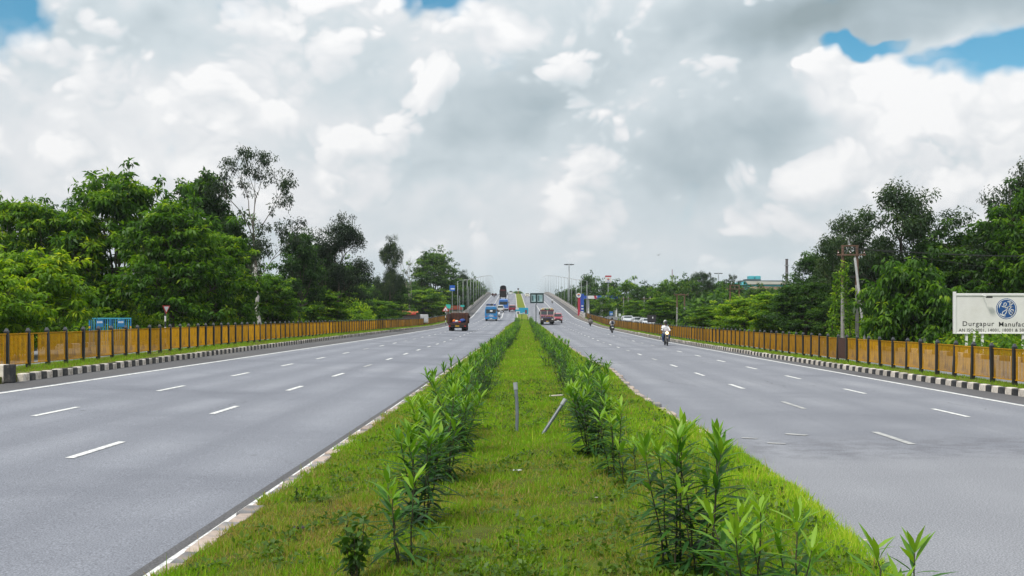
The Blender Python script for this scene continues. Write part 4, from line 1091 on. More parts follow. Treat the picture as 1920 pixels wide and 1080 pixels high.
NEAR = [
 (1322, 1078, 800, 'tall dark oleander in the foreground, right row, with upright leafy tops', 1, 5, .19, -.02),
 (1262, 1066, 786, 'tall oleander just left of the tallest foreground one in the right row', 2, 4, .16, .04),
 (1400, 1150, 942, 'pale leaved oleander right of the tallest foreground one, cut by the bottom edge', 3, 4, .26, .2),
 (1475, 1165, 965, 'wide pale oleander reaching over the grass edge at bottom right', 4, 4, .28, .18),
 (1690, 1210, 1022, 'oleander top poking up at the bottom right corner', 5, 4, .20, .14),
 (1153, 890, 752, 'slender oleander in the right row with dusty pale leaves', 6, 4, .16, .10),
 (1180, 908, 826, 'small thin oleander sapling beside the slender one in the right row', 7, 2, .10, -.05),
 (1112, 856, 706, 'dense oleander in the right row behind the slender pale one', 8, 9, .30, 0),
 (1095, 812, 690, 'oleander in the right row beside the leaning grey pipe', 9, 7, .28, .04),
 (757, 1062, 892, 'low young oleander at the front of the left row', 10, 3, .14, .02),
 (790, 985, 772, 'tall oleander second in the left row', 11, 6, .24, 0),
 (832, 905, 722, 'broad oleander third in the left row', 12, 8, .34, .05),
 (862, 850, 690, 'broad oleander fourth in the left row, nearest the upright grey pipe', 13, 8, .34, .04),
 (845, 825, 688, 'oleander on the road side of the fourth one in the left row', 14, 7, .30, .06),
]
for a in NEAR: near_oleander(*a)
OLE_P = []
for i in range(7):
    tb, lv = oleander(50 + i, 1.0, 5 + i % 4, .36 + .03 * (i % 3), .25, .034, -.12 + .03 * (i % 3))
    OLE_P.append((tb.mesh('stems', STEM, True), leaf_mb(lv, 'foliage')))
ORD = 'fifth sixth seventh eighth ninth tenth eleventh twelfth thirteenth fourteenth fifteenth sixteenth seventeenth eighteenth nineteenth twentieth'.split()
random.seed(77)
for side, y0, x0 in ((-1, 19.0, -1.28), (1, 21.0, 1.32)):
    y = y0; k = 0
    while y < 214:
        xx = x0 + random.gauss(0, .17) + cx(y)
        if side > 0 and y > 26 and y < 31 and random.random() < .3: y += .8
        st, fo = random.choice(OLE_P)
        o = empty('oleander_shrub', (xx, y, medz(xx, y)), random.uniform(0, 6.28))
        h = random.uniform(.68, 1.2) * (.92 if y > 60 else 1)
        o.scale = (h * random.uniform(.8, 1.1), h * random.uniform(.8, 1.1), h)
        mesh_obj('stems', st, o); mesh_obj('foliage', fo, o)
        row = 'left' if side < 0 else 'right'
        if k < 16: tag(o, 'oleander in the %s row of the median, %s from the camera' % (row, ORD[k] if side < 0 else ORD[min(k + 5, 15)]) if (side < 0 or k < 11) else 'oleander in the far stretch of the right row of the median', 'shrub', 'oleanders of the median')
        else: tag(o, 'oleander in the far stretch of the %s row of the median' % row, 'shrub', 'far oleanders, %s row' % row)
        if o['label'].startswith('oleander in the far'): o['group'] = 'far oleanders, %s row' % row
        y += random.uniform(1.05, 1.8) * (1 if y < 60 else 1.25) + (random.uniform(.7, 2.0) if random.random() < (.28 if y < 70 else .16) else 0); k += 1
# other plants of the median
WEED = leaf_mat('weed_leaves', [(0.0, (0.03, 0.07, 0.014)), (0.5, (0.06, 0.135, 0.02)), (1.0, (0.12, 0.22, 0.03))], .35, .5, .35)
def weed(name, px, by, top, width, label, seed, n=26, L=.10, W=.06):
    global rng
    rng = np.random.default_rng(seed); random.seed(seed)
    D = F * (CAMZ - .13) / (by - HY); x = (px - HX) * D / F
    z = medz(x, D); H = CAMZ + (HY - top) * D / F - z; w = width * D / F / 2
    o = empty(name, (x, D, z)); tb = MB(); T = []
    for k in range(n // 4):
        a = random.random() * 6.28; e = Vector((math.cos(a) * w * random.uniform(.2, .9), math.sin(a) * w * random.uniform(.2, .9), H * random.uniform(.5, .95)))
        pts = limb(tb, (0, 0, -.05), e, .007, .003, n=4, segs=4)
        T += [p[:] for p in pts[2:]]
    tb.build('stems', STEM, o, smooth=True)
    T = np.array(T)
    V, rnd = clump_leaves(T, np.full(len(T), w * .28), 7, L, W, .9, .2, .2)
    mesh_obj('foliage', leaf_mesh('foliage', V, rnd, WEED), o)
    tag(o, label, 'weed')
weed('broadleaf_weed', 662, 1090, 968, 85, 'broad leaved weed at the bottom of the picture left of the first oleander', 91, 30, .085, .06)
weed('broadleaf_weed', 1112, 702, 674, 62, 'low spreading weed where the right median kerb bulges', 92, 44, .14, .09)
weed('broadleaf_weed', 553, 940, 908, 14, 'tiny twig of a weed on the left median kerb', 93, 8, .03, .02)

# ------------------------------------------------------------------ vehicles
random.seed(17)
TYRE = pm('tyre_rubber', (0.018, 0.018, 0.019), .85, .3, 10)
RIM = pm('rim_steel', (0.28, 0.28, 0.29), .5, .2, 10, metal=.4)
GLASS = pm('vehicle_glass', (0.03, 0.04, 0.045), .08, .2, 2, spec=.8)
CHASSIS = pm('chassis_black', (0.02, 0.019, 0.018), .7, .3, 5)
CHROME = pm('lamp_glass', (0.65, 0.65, 0.62), .2, .1, 5)
REDLAMP = pm('tail_lamp', (0.40, 0.02, 0.015), .3, .1, 5)
PLATE_Y = pm('plate_yellow', (0.65, 0.38, 0.02), .5, .1, 5)
PLATE_W = pm('plate_white', (0.7, 0.7, 0.68), .5, .1, 5)
def paint(name, col, rough=.35, dirt=(0.16, 0.13, 0.11)): return pm(name, col, rough, .08, 3, dirt=dirt, dscale=1.2)
def wheel(parent, x, y, r, w, rim=True):
    s = 1 if x > 0 else -1
    b = MB(); n = 18
    prf = [(-.5, .62), (-.5, .92), (-.38, 1.0), (.38, 1.0), (.5, .92), (.5, .62)]
    for i in range(n):
        a0, a1 = 2*math.pi*i/n, 2*math.pi*(i+1)/n
        for (w0, r0), (w1, r1) in zip(prf, prf[1:]):
            b.add([(w0*w, r0*r*math.cos(a0), r0*r*math.sin(a0)), (w1*w, r1*r*math.cos(a0), r1*r*math.sin(a0)), (w1*w, r1*r*math.cos(a1), r1*r*math.sin(a1)), (w0*w, r0*r*math.cos(a1), r0*r*math.sin(a1))], [(0,1,2,3)])
    o = b.build('wheel', TYRE, parent, (x, y, r))
    if rim:
        MB().tube([(-.36*w, 0, 0), (-.30*w, 0, 0), (.30*w, 0, 0), (.36*w, 0, 0)], [.2*r, .615*r, .615*r, .2*r], 16).build('rim', RIM, o)
    return o
def vehicle(name, px, py, label, cat, facing, dz=0.0, group=None):
    x, D, z = on_road(px, py)
    o = empty(name, (x, D, z + .012 + dz))
    sl = slope(D)
    o.rotation_euler = (sl, 0, 0) if facing > 0 else (-sl, 0, math.pi)
    return tag(o, label, cat, group), D
def side_windows(parent, xs, y0, y1, z0, z1, n=1, inset=.06, name='window', slant=0.0):
    L = (y1 - y0) / n
    for s in (-1, 1):
        for k in range(n):
            a, b = y0 + k*L + inset/2, y0 + (k+1)*L - inset/2
            MB().prism([(a, z0), (b, z0), (b - slant, z1), (a + (slant if k == 0 else 0), z1)], s*(xs - .02), s*(xs + .006), 'x').build(name, GLASS, parent)

def tipper():
    o, D = vehicle('tipper_truck', 857.5, 621, 'brown open tipper truck driving away in the left carriageway', 'truck', 1)
    W = 1.2
    BR = pm('tipper_brown', (0.085, 0.028, 0.015), .7, .25, 4, dirt=(0.07, 0.035, 0.025), dscale=2)
    BR2 = pm('tipper_brown_dark', (0.055, 0.022, 0.014), .75, .25, 4)
    MB().box(-.42, .42, -.1, 6.3, .62, .84).box(-1.05, 1.05, -.12, .02, .55, .78).box(-.9, .9, .02, .12, .70, .95).build('chassis', CHASSIS, o)
    for y in (.95, 2.15):
        for x in (-.98, -.66, .66, .98): wheel(o, x, y, .48, .29, abs(x) > .9)
    for x in (-.95, .95): wheel(o, x, 5.2, .48, .28)
    MB().tube([(-1, .95, .48), (1, .95, .48)], .09, 8).build('axle', CHASSIS, o)
    MB().box(-W, W, 0, 4.3, .98, 1.06).build('load_floor', BR2, o)
    for s in (-1, 1):
        sd_ = MB().box(s*W - .05, s*W + .05, 0, 4.3, 1.06, 2.22).build('side_wall', BR, o)
        for y in (.04, .9, 1.75, 2.6, 3.45, 4.2): MB().box(s*(W+.051), s*(W+.12), y - .05, y + .05, .98, 2.26).build('rib', BR2, sd_)
    hb = MB().box(-W + .052, W - .052, 4.2, 4.29, 1.06, 2.26).build('headboard', BR, o)
    for x in (-.8, -.4, 0, .4, .8): MB().box(x - .05, x + .05, 4.13, 4.2, 1.06, 2.36).build('rib', BR2, hb)
    tg = MB().box(-W, W, -.16, -.06, .80, 1.04).build('tailgate', BR2, o)
    for x in (-1.0, -.5, 0, .5, 1.0): MB().box(x - .03, x + .03, -.19, -.161, .78, 1.06).build('hinge', CHASSIS, tg)
    MB().box(-1.15, 1.15, 4.5, 6.1, .9, 2.35).build('cab', BR, o, bevel=.08)
    for s in (-1, 1):
        MB().box(s*1.0 - .14, s*1.0 + .14, -.135, -.121, .58, .70).build('tail_lamp', REDLAMP, o)
        MB().box(s*1.28 - .07, s*1.28 + .07, 5.6, 5.66, 1.6, 1.95).build('mirror', CHASSIS, o)
    MB().box(-.25, .25, -.135, -.121, .60, .72).build('number_plate', PLATE_Y, o)
    for nm, c, r, col, lb in (('blue_bundle', (.62, 1.0, 1.30), (.42, .5, .30), (.02, .06, .25), 'blue tarpaulin bundle lying at the right of the tipper load'),
                              ('orange_sack', (-.48, .7, 1.28), (.20, .25, .22), (.75, .17, .02), 'orange sack at the left of the tipper load'),
                              ('white_sack', (-.12, .62, 1.24), (.24, .26, .18), (.6, .57, .52), 'white sack in the middle of the tipper load'),
                              ('red_sack', (.28, .45, 1.17), (.17, .2, .11), (.55, .06, .05), 'small red sack at the tail of the tipper load'),
                              ('purple_cloth', (-.35, .4, 1.12), (.38, .22, .06), (.08, .04, .20), 'purple cloth spread under the sacks in the tipper')):
        p = o.matrix_world if False else None
        q = MB().ball((0, 0, 0), r, 12, 8, noise=.10).build(nm, pm(nm, col, .8, .25, 6, bump=.5), None, Vector(o.location) + Vector(c), smooth=True)
        tag(q, lb, 'bundle' if 'bundle' in nm else 'cloth' if 'cloth' in nm else 'sack')
tipper()

def bus(name, px, py, label, facing, col, W=1.2, H=2.9, L=7.5, rear=True, luggage=False, trim=None):
    o, D = vehicle(name, px, py, label, 'bus', facing)
    P = paint(name + '_paint_%d' % px, col); T = paint(name + '_trim_%d' % px, trim or tuple(c * .8 for c in col))
    zb, zw0, zw1 = .55, 1.55, 2.45
    for (x, y) in ((-W + .2, 1.6), (W - .2, 1.6), (-W + .2, L - 1.5), (W - .2, L - 1.5)): wheel(o, x, y, .44, .27)
    prf = [(-W, zb), (W, zb), (W + .02, zw0), (W - .06, zw1), (W - .14, H - .12), (W - .34, H), (-W + .34, H), (-W + .14, H - .12), (-W + .06, zw1), (-W - .02, zw0)]
    MB().prism(prf, 0, L, 'y').build('body', P, o, bevel=.07)
    ye, sg = (0, -1) if True else (L, 1)
    for y, s_ in ((0, -1), (L, 1)):
        g = MB().box(-W + .22, W - .22, min(y, y + s_*.012), max(y, y + s_*.012), zw0 + .05, zw1 - .02).build('windscreen' if s_ > 0 else 'rear_window', GLASS, o, bevel=.004)
        bm_ = MB().box(-W + .02, W - .02, min(y, y + s_*.12), max(y, y + s_*.12), .42, .68).build('bumper', T, o, bevel=.03)
        for s in (-1, 1): MB().box(s*(W - .28) - .13, s*(W - .28) + .13, min(y, y + s_*.02), max(y, y + s_*.02), .86, 1.0).build('headlight' if s_ > 0 else 'tail_lamp', CHROME if s_ > 0 else REDLAMP, o)
        MB().box(-.26, .26, min(y, y + s_*.135), max(y, y + s_*.135), .48, .60).build('number_plate', PLATE_Y if s_ > 0 else PLATE_W, bm_)
    side_windows(o, W - .015, .5, L - 1.0, zw0 + .06, zw1 - .05, 6, .12)
    MB().box(-W + .08, W - .08, .2, L - .2, .34, .56).build('underbody', CHASSIS, o)
    MB().box(-W - .03, W + .03, .05, L - .05, 1.30, 1.40).build('side_stripe', T, o)
    for s in (-1, 1): MB().box(s*(W + .12) - .06, s*(W + .12) + .06, L - .3, L - .24, 1.7, 2.1).build('mirror', CHASSIS, o)
    if luggage:
        rk = MB()
        for s in (-1, 1): rk.tube([(s*(W-.3), .2, H + .22), (s*(W-.3), L - 1, H + .22)], .025, 6)
        for y in (.3, 1.5, 2.7, 3.9): rk.tube([(-W+.3, y, H + .02), (-W+.3, y, H + .22), (W-.3, y, H + .22), (W-.3, y, H + .02)], .02, 6)
        tag(rk.build('roof_rack', RIM, o), kind='stuff')
        wht = pm('bus_lettering', (.72, .72, .70), .6, .1)
        # faded white emblem and lettering bands across the tail
        for (x0, x1, z0, z1) in ((-.62, -.50, .98, 1.10), (-.30, -.16, .95, 1.16), (-.08, .06, .95, 1.12), (.12, .22, .95, 1.16), (.30, .48, .95, 1.10), (-.28, -.22, 1.18, 1.34), (-.06, .02, 1.16, 1.46), (.10, .16, 1.18, 1.34), (.24, .30, 1.20, 1.32), (.40, .46, 1.20, 1.34)):
            MB().box(x0, x1, -.016, -.001, z0, z1).build('lettering_stroke', wht, o)
        MB().box(-.20, .32, -.019, -.0125, 1.95, 2.25).build('window_sticker', wht, o)
        for i, (x, y, r, c) in enumerate(((-.72, .7, .30, (.03, .05, .10)), (-.30, .8, .28, (.03, .06, .20)), (.12, .7, .32, (.03, .035, .04)), (.40, .9, .24, (.25, .25, .27)), (.74, .7, .26, (.02, .05, .22)))):
            M_ = o.matrix_basis
            q = MB().ball((0, 0, 0), (r, r * 1.2, r * .72), 10, 7, noise=.10).build('roof_bundle', pm('roof_bundle_%d' % i, c, .8, .3, 5), None, Vector(o.location) + Vector((x, y, H + .26 + r * .5)), smooth=True)
            tag(q, ('leftmost dark bundle', 'second, blue bundle', 'middle black bundle', 'small grey bundle', 'rightmost blue bundle')[i] + ' on the roof of the blue bus', 'bundle')
    return o
bus('blue_bus', 920.5, 602.3, 'bright blue bus with luggage on its roof, seen from behind', 1, (.012, .19, .45), 1.22, 2.95, 7.2, luggage=True, trim=(.015, .20, .45))
bus('distant_bus', 944, 582.6, 'farther blue bus with a wide rear window climbing the flyover', 1, (.03, .16, .50), 1.25, 2.95, 8.5, trim=(.5, .5, .5))

def car(name, px, py, label, facing, col, kind='hatch', W=.82, L=3.8, H=1.5, roofcol=None, group=None, at=None, cat='car'):
    if at is None: o, D = vehicle(name, px, py, label, cat, facing, group=group)
    else:
        o = empty(name, at, 0 if facing > 0 else math.pi); tag(o, label, cat, group)
    P = paint('%s_%d' % (name, int(px)), col, .28, tuple(c * .75 for c in col))
    r = .31 if kind != 'jeep' else .38
    for (x, y) in ((-W + .1, .7), (W - .1, .7), (-W + .1, L - .75), (W - .1, L - .75)): wheel(o, x, y, r, .2)
    g = .24 if kind != 'jeep' else .42
    belt = .92 if kind == 'hatch' else 1.12 if kind == 'jeep' else 1.15
    if kind == 'hatch': top = [(.12, belt), (.42, H - .06), (.75, H), (L*.58, H), (L*.64, H - .05), (L*.80, belt + .02)]; nose = [(L - .12, .82), (L, .62), (L, g)]; tail = [(0, g), (-.02, .6), (.0, belt - .05)]
    elif kind == 'jeep': top = [(.02, belt), (.06, H - .06), (.14, H), (L*.60, H), (L*.63, H - .05), (L*.68, belt + .02)]; nose = [(L - .06, belt - .03), (L, belt - .15), (L, g)]; tail = [(0, g), (0, belt - .05)]
    else: top = [(.02, belt), (.08, H - .08), (.2, H), (L*.80, H), (L*.85, H - .06), (L*.95, belt)]; nose = [(L, belt - .25), (L, g)]; tail = [(0, g), (0, belt - .05)]
    poly = tail + top + nose
    b = MB(); n = len(poly)
    ins = lambda z: W - (0.0 if z <= belt + .03 else .16 * (z - belt) / (H - belt))
    b.add([(-ins(z), y, z) for y, z in poly] + [(ins(z), y, z) for y, z in poly], [tuple(range(n)), tuple(range(2*n - 1, n - 1, -1))] + [(i, n + i, n + (i+1) % n, (i+1) % n) for i in range(n)])
    b.build('body', P, o, bevel=.045)
    # glazing, a little proud of the slanted faces
    def pane(i, j, nm, off=.012):
        (y0, z0), (y1, z1) = top[i], top[j]
        d = Vector((0, -(z1 - z0), (y1 - y0))).normalized() * (off if True else 0)
        if d.z < 0 and i > 2: d = -d
        if i <= 1 and d.y > 0: d = -d
        t0, t1 = .12, .90
        a = (y0 + (y1 - y0)*t0, z0 + (z1 - z0)*t0); c = (y0 + (y1 - y0)*t1, z0 + (z1 - z0)*t1)
        wa, wc = ins(a[1]) - .10, ins(c[1]) - .10
        vs = [(-wa, a[0] + d.y, a[1] + d.z), (wa, a[0] + d.y, a[1] + d.z), (wc, c[0] + d.y, c[1] + d.z), (-wc, c[0] + d.y, c[1] + d.z)]
        vs2 = [(x, y - 2*d.y, z - 2*d.z) for x, y, z in vs]
        MB().add(vs + vs2, [(0,1,2,3),(7,6,5,4),(0,4,5,1),(1,5,6,2),(2,6,7,3),(3,7,4,0)]).build(nm, GLASS, o)
    pane(0, 1, 'rear_window'); pane(len(top) - 1, len(top) - 2, 'windscreen')
    for s in (-1, 1):
        z0, z1 = belt + .06, H - .12
        y0, y1 = (top[1][0] + .12, top[-2][0] - .04)
        for k in range(2):
            a, c = y0 + (y1 - y0)*k/2 + .04, y0 + (y1 - y0)*(k+1)/2 - .04
            x0, x1 = ins(z0), ins(z1)
            vs = [(s*(x0 + .008), a, z0), (s*(x0 + .008), c + (.18 if k else 0), z0), (s*(x1 + .008), c, z1), (s*(x1 + .008), a, z1)]
            MB().add(vs + [(x - s*.03, y, z) for x, y, z in vs], [(0,1,2,3),(7,6,5,4),(0,4,5,1),(1,5,6,2),(2,6,7,3),(3,7,4,0)]).build('window', GLASS, o)
        MB().box(s*(W - .22) - .13, s*(W - .22) + .13, L - .03, L + .02, .62 if kind == 'hatch' else .82, .76 if kind == 'hatch' else .98).build('headlight', CHROME, o)
        MB().box(s*(W - .12) - .07, s*(W - .12) + .07, -.035, .03, .72, .95).build('tail_lamp', REDLAMP, o)
        MB().box(s*(W + .09) - .07, s*(W + .09) + .07, L*.66, L*.66 + .08, belt + .05, belt + .2).build('mirror', P, o)
    for y0, y1 in ((L - .02, L + .08), (-.08, .02)): MB().box(-W + .03, W - .03, y0, y1, g - .02, g + .20).build('bumper', CHASSIS if kind != 'hatch' else P, o, bevel=.03)
    MB().box(-.5, .5, L - .01, L + .035, g + .24, g + .42).build('grille', CHASSIS, o)
    MB().box(-.24, .24, -.095, -.081, g + .04, g + .15).build('number_plate', PLATE_W, o)
    MB().box(-.24, .24, L + .081, L + .095, g + .04, g + .15).build('number_plate', PLATE_W, o)
    if roofcol: MB().box(-W + .22, W - .22, .25, L*.56, H + .004, H + .05).build('roof_panel', paint('%s_roof_%d' % (name, int(px)), roofcol), o, bevel=.02)
    return o
car('white_jeep', 938.3, 586, 'white boxy car close behind the farther blue bus', 1, (.62, .63, .60), 'jeep', .85, 3.9, 1.85)
car('red_car', 960.6, 585.3, 'dark red car nearest the median at the foot of the flyover, driving away', 1, (.22, .012, .03), 'jeep', .90, 4.2, 1.75, roofcol=(.55, .45, .48))
car('green_car', 957.8, 551.9, 'pale car with a greenish roof at the top of the flyover, left side', 1, (.55, .58, .55), 'hatch', .85, 3.8, 1.55, roofcol=(.12, .40, .14))
car('pale_car', 988.6, 556.5, 'pale car coming over the top of the flyover, right side', -1, (.60, .58, .48), 'hatch', .85, 3.8, 1.55)
car('pink_jeep', 1045, 605, 'pink and white jeep driving beside the painted truck', -1, (.36, .07, .10), 'jeep', .86, 3.9, 1.85, roofcol=(.70, .55, .56))
car('white_van', 1029, 594, 'white van half hidden behind the painted truck', -1, (.62, .66, .68), 'van', .88, 4.4, 2.0)

def tall_truck():
    o, D = vehicle('loaded_truck', 943, 562.2, 'tall dark truck under a tarpaulin climbing the flyover', 'truck', 1)
    B = pm('tarp_dark', (.009, .009, .011), .95, .3, 3, bump=.5, spec=.1); Bd = pm('truck_body_dark', (.016, .013, .013), .9, .3, 3, spec=.2)
    for y in (1.0, 2.2):
        for x in (-.95, .95): wheel(o, x, y, .5, .5)
    for x in (-1, 1): wheel(o, x, 6.8, .5, .3)
    MB().box(-.45, .45, -.1, 8, .6, .9).box(-1.2, 1.2, -.12, .04, .55, .85).build('chassis', CHASSIS, o)
    MB().box(-1.25, 1.25, 0, 6.2, 1.0, 3.4).build('cargo_box', Bd, o, bevel=.03)
    MB().prism([(-1.28, 3.3), (1.28, 3.3), (1.12, 4.0), (1.18, 4.4), (.85, 5.0), (.1, 5.2), (-.75, 5.05), (-1.1, 4.55), (-1.05, 4.0)], -.03, 5.6, 'y').build('tarpaulin', B, o, bevel=.12)
    for z in (1.5, 2.2, 2.9): MB().box(-1.2, 1.2, -.05, -.005, z, z + .06).build('slat', CHASSIS, o)
    MB().box(-1.0, 1.0, -.04, -.005, 3.45, 3.6).build('red_band', pm('red_band', (.3, .03, .03), .7, .2), o)
    MB().box(-.9, .9, -.14, -.121, .6, .8).build('number_board', PLATE_W, o)
    MB().box(-1.2, 1.2, 6.3, 8, .9, 2.7).build('cab', Bd, o, bevel=.08)
tall_truck()

def painted_truck():
    o, D = vehicle('painted_truck', 1024.6, 607.2, 'oncoming painted truck with two windscreen panes and a maroon front', 'truck', -1)
    W = 1.22; L = 7.5
    Mr = paint('truck_maroon', (.13, .025, .045), .5); Cr = paint('truck_cream', (.58, .52, .46), .5); Bl = paint('truck_blue', (.03, .07, .32), .5)
    Pk = paint('truck_pink', (.50, .20, .26), .5); Gn = paint('truck_green', (.08, .33, .16), .5); Yl = paint('truck_yellow', (.60, .36, .04), .5)
    for (x, y) in ((-1, L - 1.2), (1, L - 1.2)): wheel(o, x, y, .5, .3)
    for x in (-1, -.68, .68, 1): wheel(o, x, 1.2, .5, .29, abs(x) > .9)
    MB().box(-.42, .42, 0, L - .1, .55, .85).build('chassis', CHASSIS, o)
    cab = MB().prism([(L - 1.7, .8), (L, .8), (L + .03, 1.75), (L - .14, 2.55), (L - .3, 2.72), (L - 1.7, 2.72)], -W, W, 'x').build('cab', Mr, o, bevel=.05)
    bm_ = MB().box(-W - .02, W + .02, L - .02, L + .16, .52, .80).build('bumper', CHASSIS, o, bevel=.03)
    MB().box(-.2, .2, L + .161, L + .18, .56, .72).build('number_plate', PLATE_Y, bm_)
    MB().box(-W + .05, W - .05, L + .0, L + .05, .88, 1.2).build('grille', CHASSIS, o)
    for x in (-.9, -.6, -.3, 0, .3, .6, .9): MB().box(x - .10, x + .10, L + .03, L + .06, 1.24, 1.40).build('painted_panel', (Bl, Bl, Bl)[0], o)
    for x in (-.95, -.55, -.15, .25, .65): MB().box(x - .08, x + .12, L + .03, L + .055, 1.47, 1.60).build('painted_panel', Yl if x < 0 else Pk, o)
    MB().box(-W, W, L + .0, L + .045, 1.66, 1.80).build('trim_band', Pk, o)
    for s in (-1, 1):
        x0, x1 = (.08, W - .12) if s > 0 else (-W + .12, -.08)
        vs = [(x0, L + .012, 1.86), (x1, L + .012, 1.86), (x1, L - .115, 2.46), (x0, L - .115, 2.46)]
        MB().add(vs + [(x, y - .04, z) for x, y, z in vs], [(3,2,1,0),(4,5,6,7),(0,1,5,4),(1,2,6,5),(2,3,7,6),(3,0,4,7)]).build('windscreen_pane', GLASS, o)
        MB().box(s*(W + .18) - .08, s*(W + .18) + .08, L - .2, L - .14, 1.85, 2.35).build('mirror', CHASSIS, o)
        MB().box(s*.92 - .14, s*.92 + .14, L + .02, L + .07, .92, 1.12).build('headlight', CHROME, o)
        MB().box(s*(W - .04) - .05, s*(W - .04) + .05, L - .06, L + .035, .84, 2.5).build('corner_post', Cr, o)
    MB().box(-.06, .06, L - .12, L + .02, 1.80, 2.55).build('windscreen_post', Cr, o)
    crown = MB().prism([(-W, 2.72), (W, 2.72), (W + .02, 2.88), (.8, 3.06), (-.8, 3.06), (-W - .02, 2.88)], L - .9, L - .12, 'y').build('crown_board', Cr, o, bevel=.03)
    for x, m in ((-.8, Yl), (-.35, CHASSIS), (0, Gn), (.35, CHASSIS), (.8, Yl)): MB().box(x - .15, x + .15, L - .12, L - .09, 2.76, 2.94).build('painted_panel', m, crown)
    for s in (-1, 1): MB().box(s*W - .04, s*W + .04, 0, L - 1.8, 1.0, 2.6).build('side_wall', Mr, o)
    MB().box(-W + .04, W - .04, 0, L - 1.8, .92, 1.0).build('load_floor', Mr, o)
    MB().box(-W + .04, W - .04, .0, .07, 1.0, 2.6).build('tailgate', Mr, o)
painted_truck()

# ------------------------------------------------------------------ people on two wheelers
SKIN = pm('skin', (.16, .085, .05), .6, .1, 8); HAIR = pm('hair_black', (.012, .011, .010), .6, .2)
def skin_body(joints, edges, radii, name, mats, parent=None, cls=None):
    me = bpy.data.meshes.new(name + '_s'); me.from_pydata(joints, edges, [])
    o = bpy.data.objects.new(name + '_s', me); C.objects.link(o)
    md = o.modifiers.new('skin', 'SKIN'); md.use_smooth_shade = True
    for i, v in enumerate(me.skin_vertices[0].data): v.radius = (radii[i], radii[i]); v.use_root = (i == 0)
    sb = o.modifiers.new('sub', 'SUBSURF'); sb.levels = 1; sb.render_levels = 1
    dg = bpy.context.evaluated_depsgraph_get(); ev = o.evaluated_get(dg)
    out = bpy.data.meshes.new_from_object(ev)
    bpy.data.objects.remove(o)
    for m in mats: out.materials.append(m)
    for p in out.polygons: p.material_index = cls(p.center); p.use_smooth = True
    out.name = name
    return out
def rider_mesh(shirt, trousers, skin=SKIN):
    J = [(0, 0, .86), (0, .04, 1.06), (0, .08, 1.27), (0, .11, 1.42), (0, .14, 1.52), (0, .17, 1.66),
         (.19, .10, 1.36), (.27, .30, 1.14), (.30, .56, 1.06), (.30, .64, 1.05), (-.19, .10, 1.36), (-.27, .30, 1.14), (-.30, .56, 1.06), (-.30, .64, 1.05),
         (.10, .02, .83), (.23, .40, .74), (.20, .30, .36), (.20, .42, .30), (-.10, .02, .83), (-.23, .40, .74), (-.20, .30, .36), (-.20, .42, .30)]
    E = [(0,1),(1,2),(2,3),(3,4),(4,5),(2,6),(6,7),(7,8),(8,9),(2,10),(10,11),(11,12),(12,13),(0,14),(14,15),(15,16),(16,17),(0,18),(18,19),(19,20),(20,21)]
    Rd = [.15,.145,.16,.07,.058,.095,.075,.055,.04,.045,.075,.055,.04,.045,.10,.082,.055,.05,.10,.082,.055,.05]
    def cls(c):
        if c.z > 1.455: return 2
        if c.y > .50 and c.z > .95: return 2
        if c.z > .90: return 0
        if c.z < .335 : return 3
        return 1
    return skin_body(J, E, Rd, 'person', [shirt, trousers, skin, TYRE], cls=cls)
HELM = pm('helmet_black', (.015, .015, .016), .2, .2); HELMW = pm('helmet_white', (.6, .6, .6), .25, .1)
def head_bits(p, helmet=None, hair=True):
    if helmet:
        MB().ball((0, .165, 1.70), (.125, .14, .135), 12, 9).build('helmet', helmet, p, smooth=True)
        MB().prism([(-.09, 1.66), (.09, 1.66), (.085, 1.74), (-.085, 1.74)], .285, .305, 'y').build('visor', GLASS, p)
    else:
        MB().ball((0, .145, 1.72), (.102, .112, .095), 12, 8).build('hair', HAIR, p, smooth=True)
        MB().ball((0, .272, 1.655), (.014, .02, .022), 6, 5).build('nose', SKIN, p, smooth=True)
        for s in (-1, 1): MB().ball((s*.036, .262, 1.685), (.013, .01, .009), 6, 5).build('eye', HAIR, p, smooth=True)
